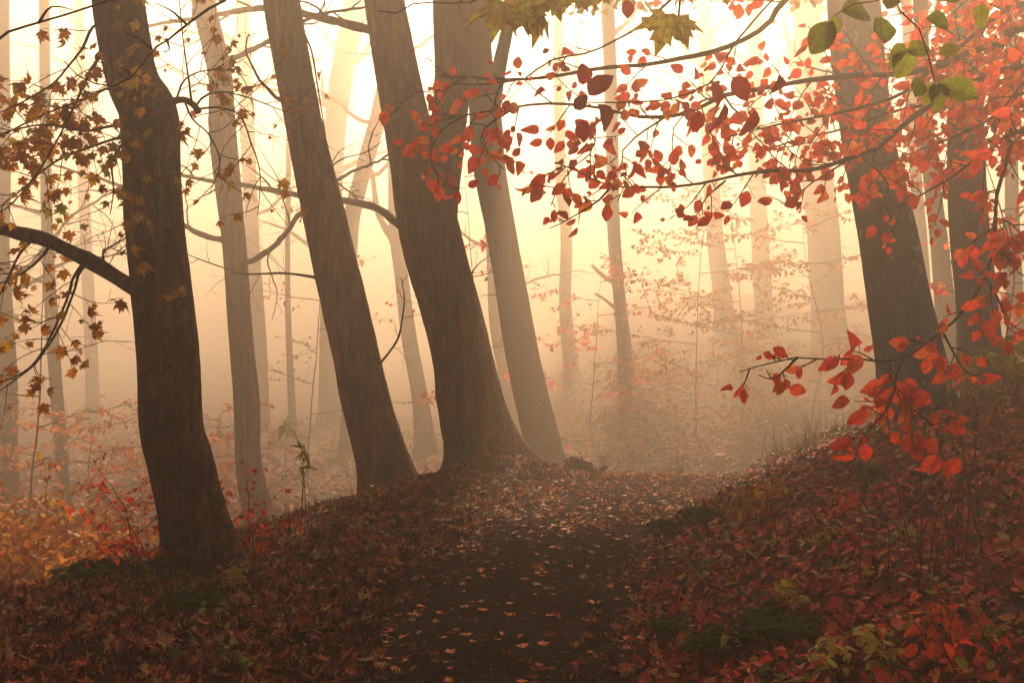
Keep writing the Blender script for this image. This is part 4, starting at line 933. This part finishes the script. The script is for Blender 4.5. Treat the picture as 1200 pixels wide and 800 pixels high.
# low sprouts and moss that nobody could count, on the bank and along the path edge
L = Leafset(); Ls = []
for q in range(520):
    y = 3.0+random.random()**1.2*9.5; s_ = (random.random()**1.6)*(1.0+.34*y); x = float(edgeR(y)+.02+s_)
    if q % 4 == 0: y = 4+random.random()*8; x = float(edgeL(y)-.15-random.random()**1.5*1.6)
    g = float(H(x, y)); hh = random.uniform(.03, .13); tone = random.uniform(0, 1)
    for k in range(random.randint(4, 9)):
        a_ = random.uniform(0, 6.28); L.add(np.array([x+math.cos(a_)*.03, y+math.sin(a_)*.03, g+hh*random.uniform(.3, 1)]), np.array([math.cos(a_), math.sin(a_), random.uniform(-.2, .8)]), nrm(np.array([0, -.2, 1.0])+rv(.4)), random.uniform(.025, .055), min(1, max(0, tone+random.uniform(-.15, .15))))
M['sprout'] = leafmat('mixed low sprouts', [(0.0, (0.05, 0.07, 0.015)), (0.35, (0.12, 0.13, 0.02)), (0.6, (0.35, 0.30, 0.03)), (0.75, (0.5, 0.22, 0.03)), (1.0, (0.6, 0.05, 0.03))], trans=0.4)
L.build('ground_cover', BEECH_DRY, M['sprout'], None, kind='stuff')
def fx_path(n):
    y = 3.8+RNG.random(n)*9; return edgeL(y)-.1+(edgeR(y)-edgeL(y)+.15)*RNG.random(n), y
litter('leaf_crumbs', 9000, fx_path, BEECH_DRY, M['litter_brown'], .008, .03, .25, lift=.004, cr=lambda x, y, r: r*.62)
mb = MB()                       # fallen sticks on the bank and the left verge
for q in range(150):
    y = random.uniform(3.5, 12); x = float(edgeR(y)+random.uniform(.1, .4*y)) if q % 3 else float(edgeL(y)-random.uniform(.1, 2)); z = float(H(x, y))+.035
    a_ = random.uniform(0, 3.14); l_ = random.uniform(.05, .3); d_ = np.array([math.cos(a_), math.sin(a_), random.uniform(-.15, .35)])*l_
    mb.tube([[x, y, z]-d_*.5, np.array([x, y, z])+rv(.012), [x, y, z]+d_*.5], [.003, .005, .002], 5)
mb.build('fallen_sticks', M['twig_brown'], kind='stuff')
# crumbs, bits of twig and stones on the earth of the path
mb = MB()
for q in range(420):
    y = random.uniform(4.2, 11); x = float(edgeL(y)+random.random()*(edgeR(y)-edgeL(y))); z = float(H(x, y))+.010
    a_ = random.uniform(0, 3.14); l_ = random.uniform(.02, .09); d_ = np.array([math.cos(a_), math.sin(a_), 0])*l_
    p = np.array([x, y, z]); mb.tube([p-d_, p+rv(.004)*[1, 1, 0], p+d_], [.0015, .0022, .001], 4)
mb.build('twig_crumbs', M['twig_brown'], kind='stuff')
Vg, Tg = [], []
for q in range(2600):
    y = random.uniform(4.0, 12); x = float(edgeL(y)+random.random()*(edgeR(y)-edgeL(y))); z = float(H(x, y))+.006; r = random.uniform(.003, .011); s_ = len(Vg)
    for k in range(4): a_ = k*1.57+random.random(); Vg.append((x+math.cos(a_)*r, y+math.sin(a_)*r, z-.003))
    Vg.append((x, y, z+r*.7)); Tg += [(s_, s_+1, s_+4), (s_+1, s_+2, s_+4), (s_+2, s_+3, s_+4), (s_+3, s_, s_+4)]
obj('soil_crumbs', np_mesh('soil_crumbs', Vg, [Tg]), M['path'], kind='stuff')
# single leaves lying on the bare path: one object each
kinds = []
for k, (tp, lab, cr) in enumerate((([MAPLE_DRY[0]], 'orange lobed leaf lying alone on the dark path', (.4, .7)), ([MAPLE_DRY[1]], 'yellow curled lobed leaf lying alone on the dark path', (.8, 1)), ([BEECH_DRY[0]], 'red oval leaf lying alone on the dark path', (.3, .5)), ([BEECH_DRY[2]], 'brown oval leaf lying alone on the dark path', (0, .15)), ([MAPLE_DRY[2]], 'bright orange crumpled leaf lying alone on the dark path', (.55, .8)))):
    for v in range(3):
        Vv, Qs, Ts, ids = leaves_arrays(tp, [(0, 0, 0)], [(0, 1, 0)], [(0, 0, 1.0)], [1.0])
        kinds.append((np_mesh('fallen_leaf', Vv-np.array([0, .3, Vv[:, 2].min()]), ([np.vstack(Qs)] if Qs else [])+[np.vstack(Ts)], np.full(len(Vv), random.uniform(*cr))), lab, 'oval' in lab))
        kinds[-1][0].materials.append(M['path_leaf'])
for q in range(230):
    y = 4.3+random.random()**.8*6.2; t = random.random(); x = float(edgeL(y)+.06+t*(edgeR(y)-edgeL(y)-.1))
    me, lab, oval = random.choice(kinds)
    lab = lab.replace(' lying alone on the dark path', ' on the dark path, '+('left side' if t < .33 else 'middle' if t < .66 else 'right side')+', '+('nearest stretch' if y < 5.5 else 'second nearest stretch' if y < 7 else 'stretch beside the dark trunk' if y < 8.6 else 'stretch below the crest'))
    o = obj('fallen_leaf', me, label=lab, category='leaf', group='single leaves scattered on the bare path')
    o.location = (x, y, float(H(x, y))+.008); s_ = random.uniform(.045, .065) if oval else random.uniform(.05, .085)
    s_ *= random.uniform(.6, 1.15); o.scale = (s_, s_, s_*.6); o.rotation_euler = (random.uniform(-.15, .15), random.uniform(-.15, .15), random.uniform(0, 6.28))
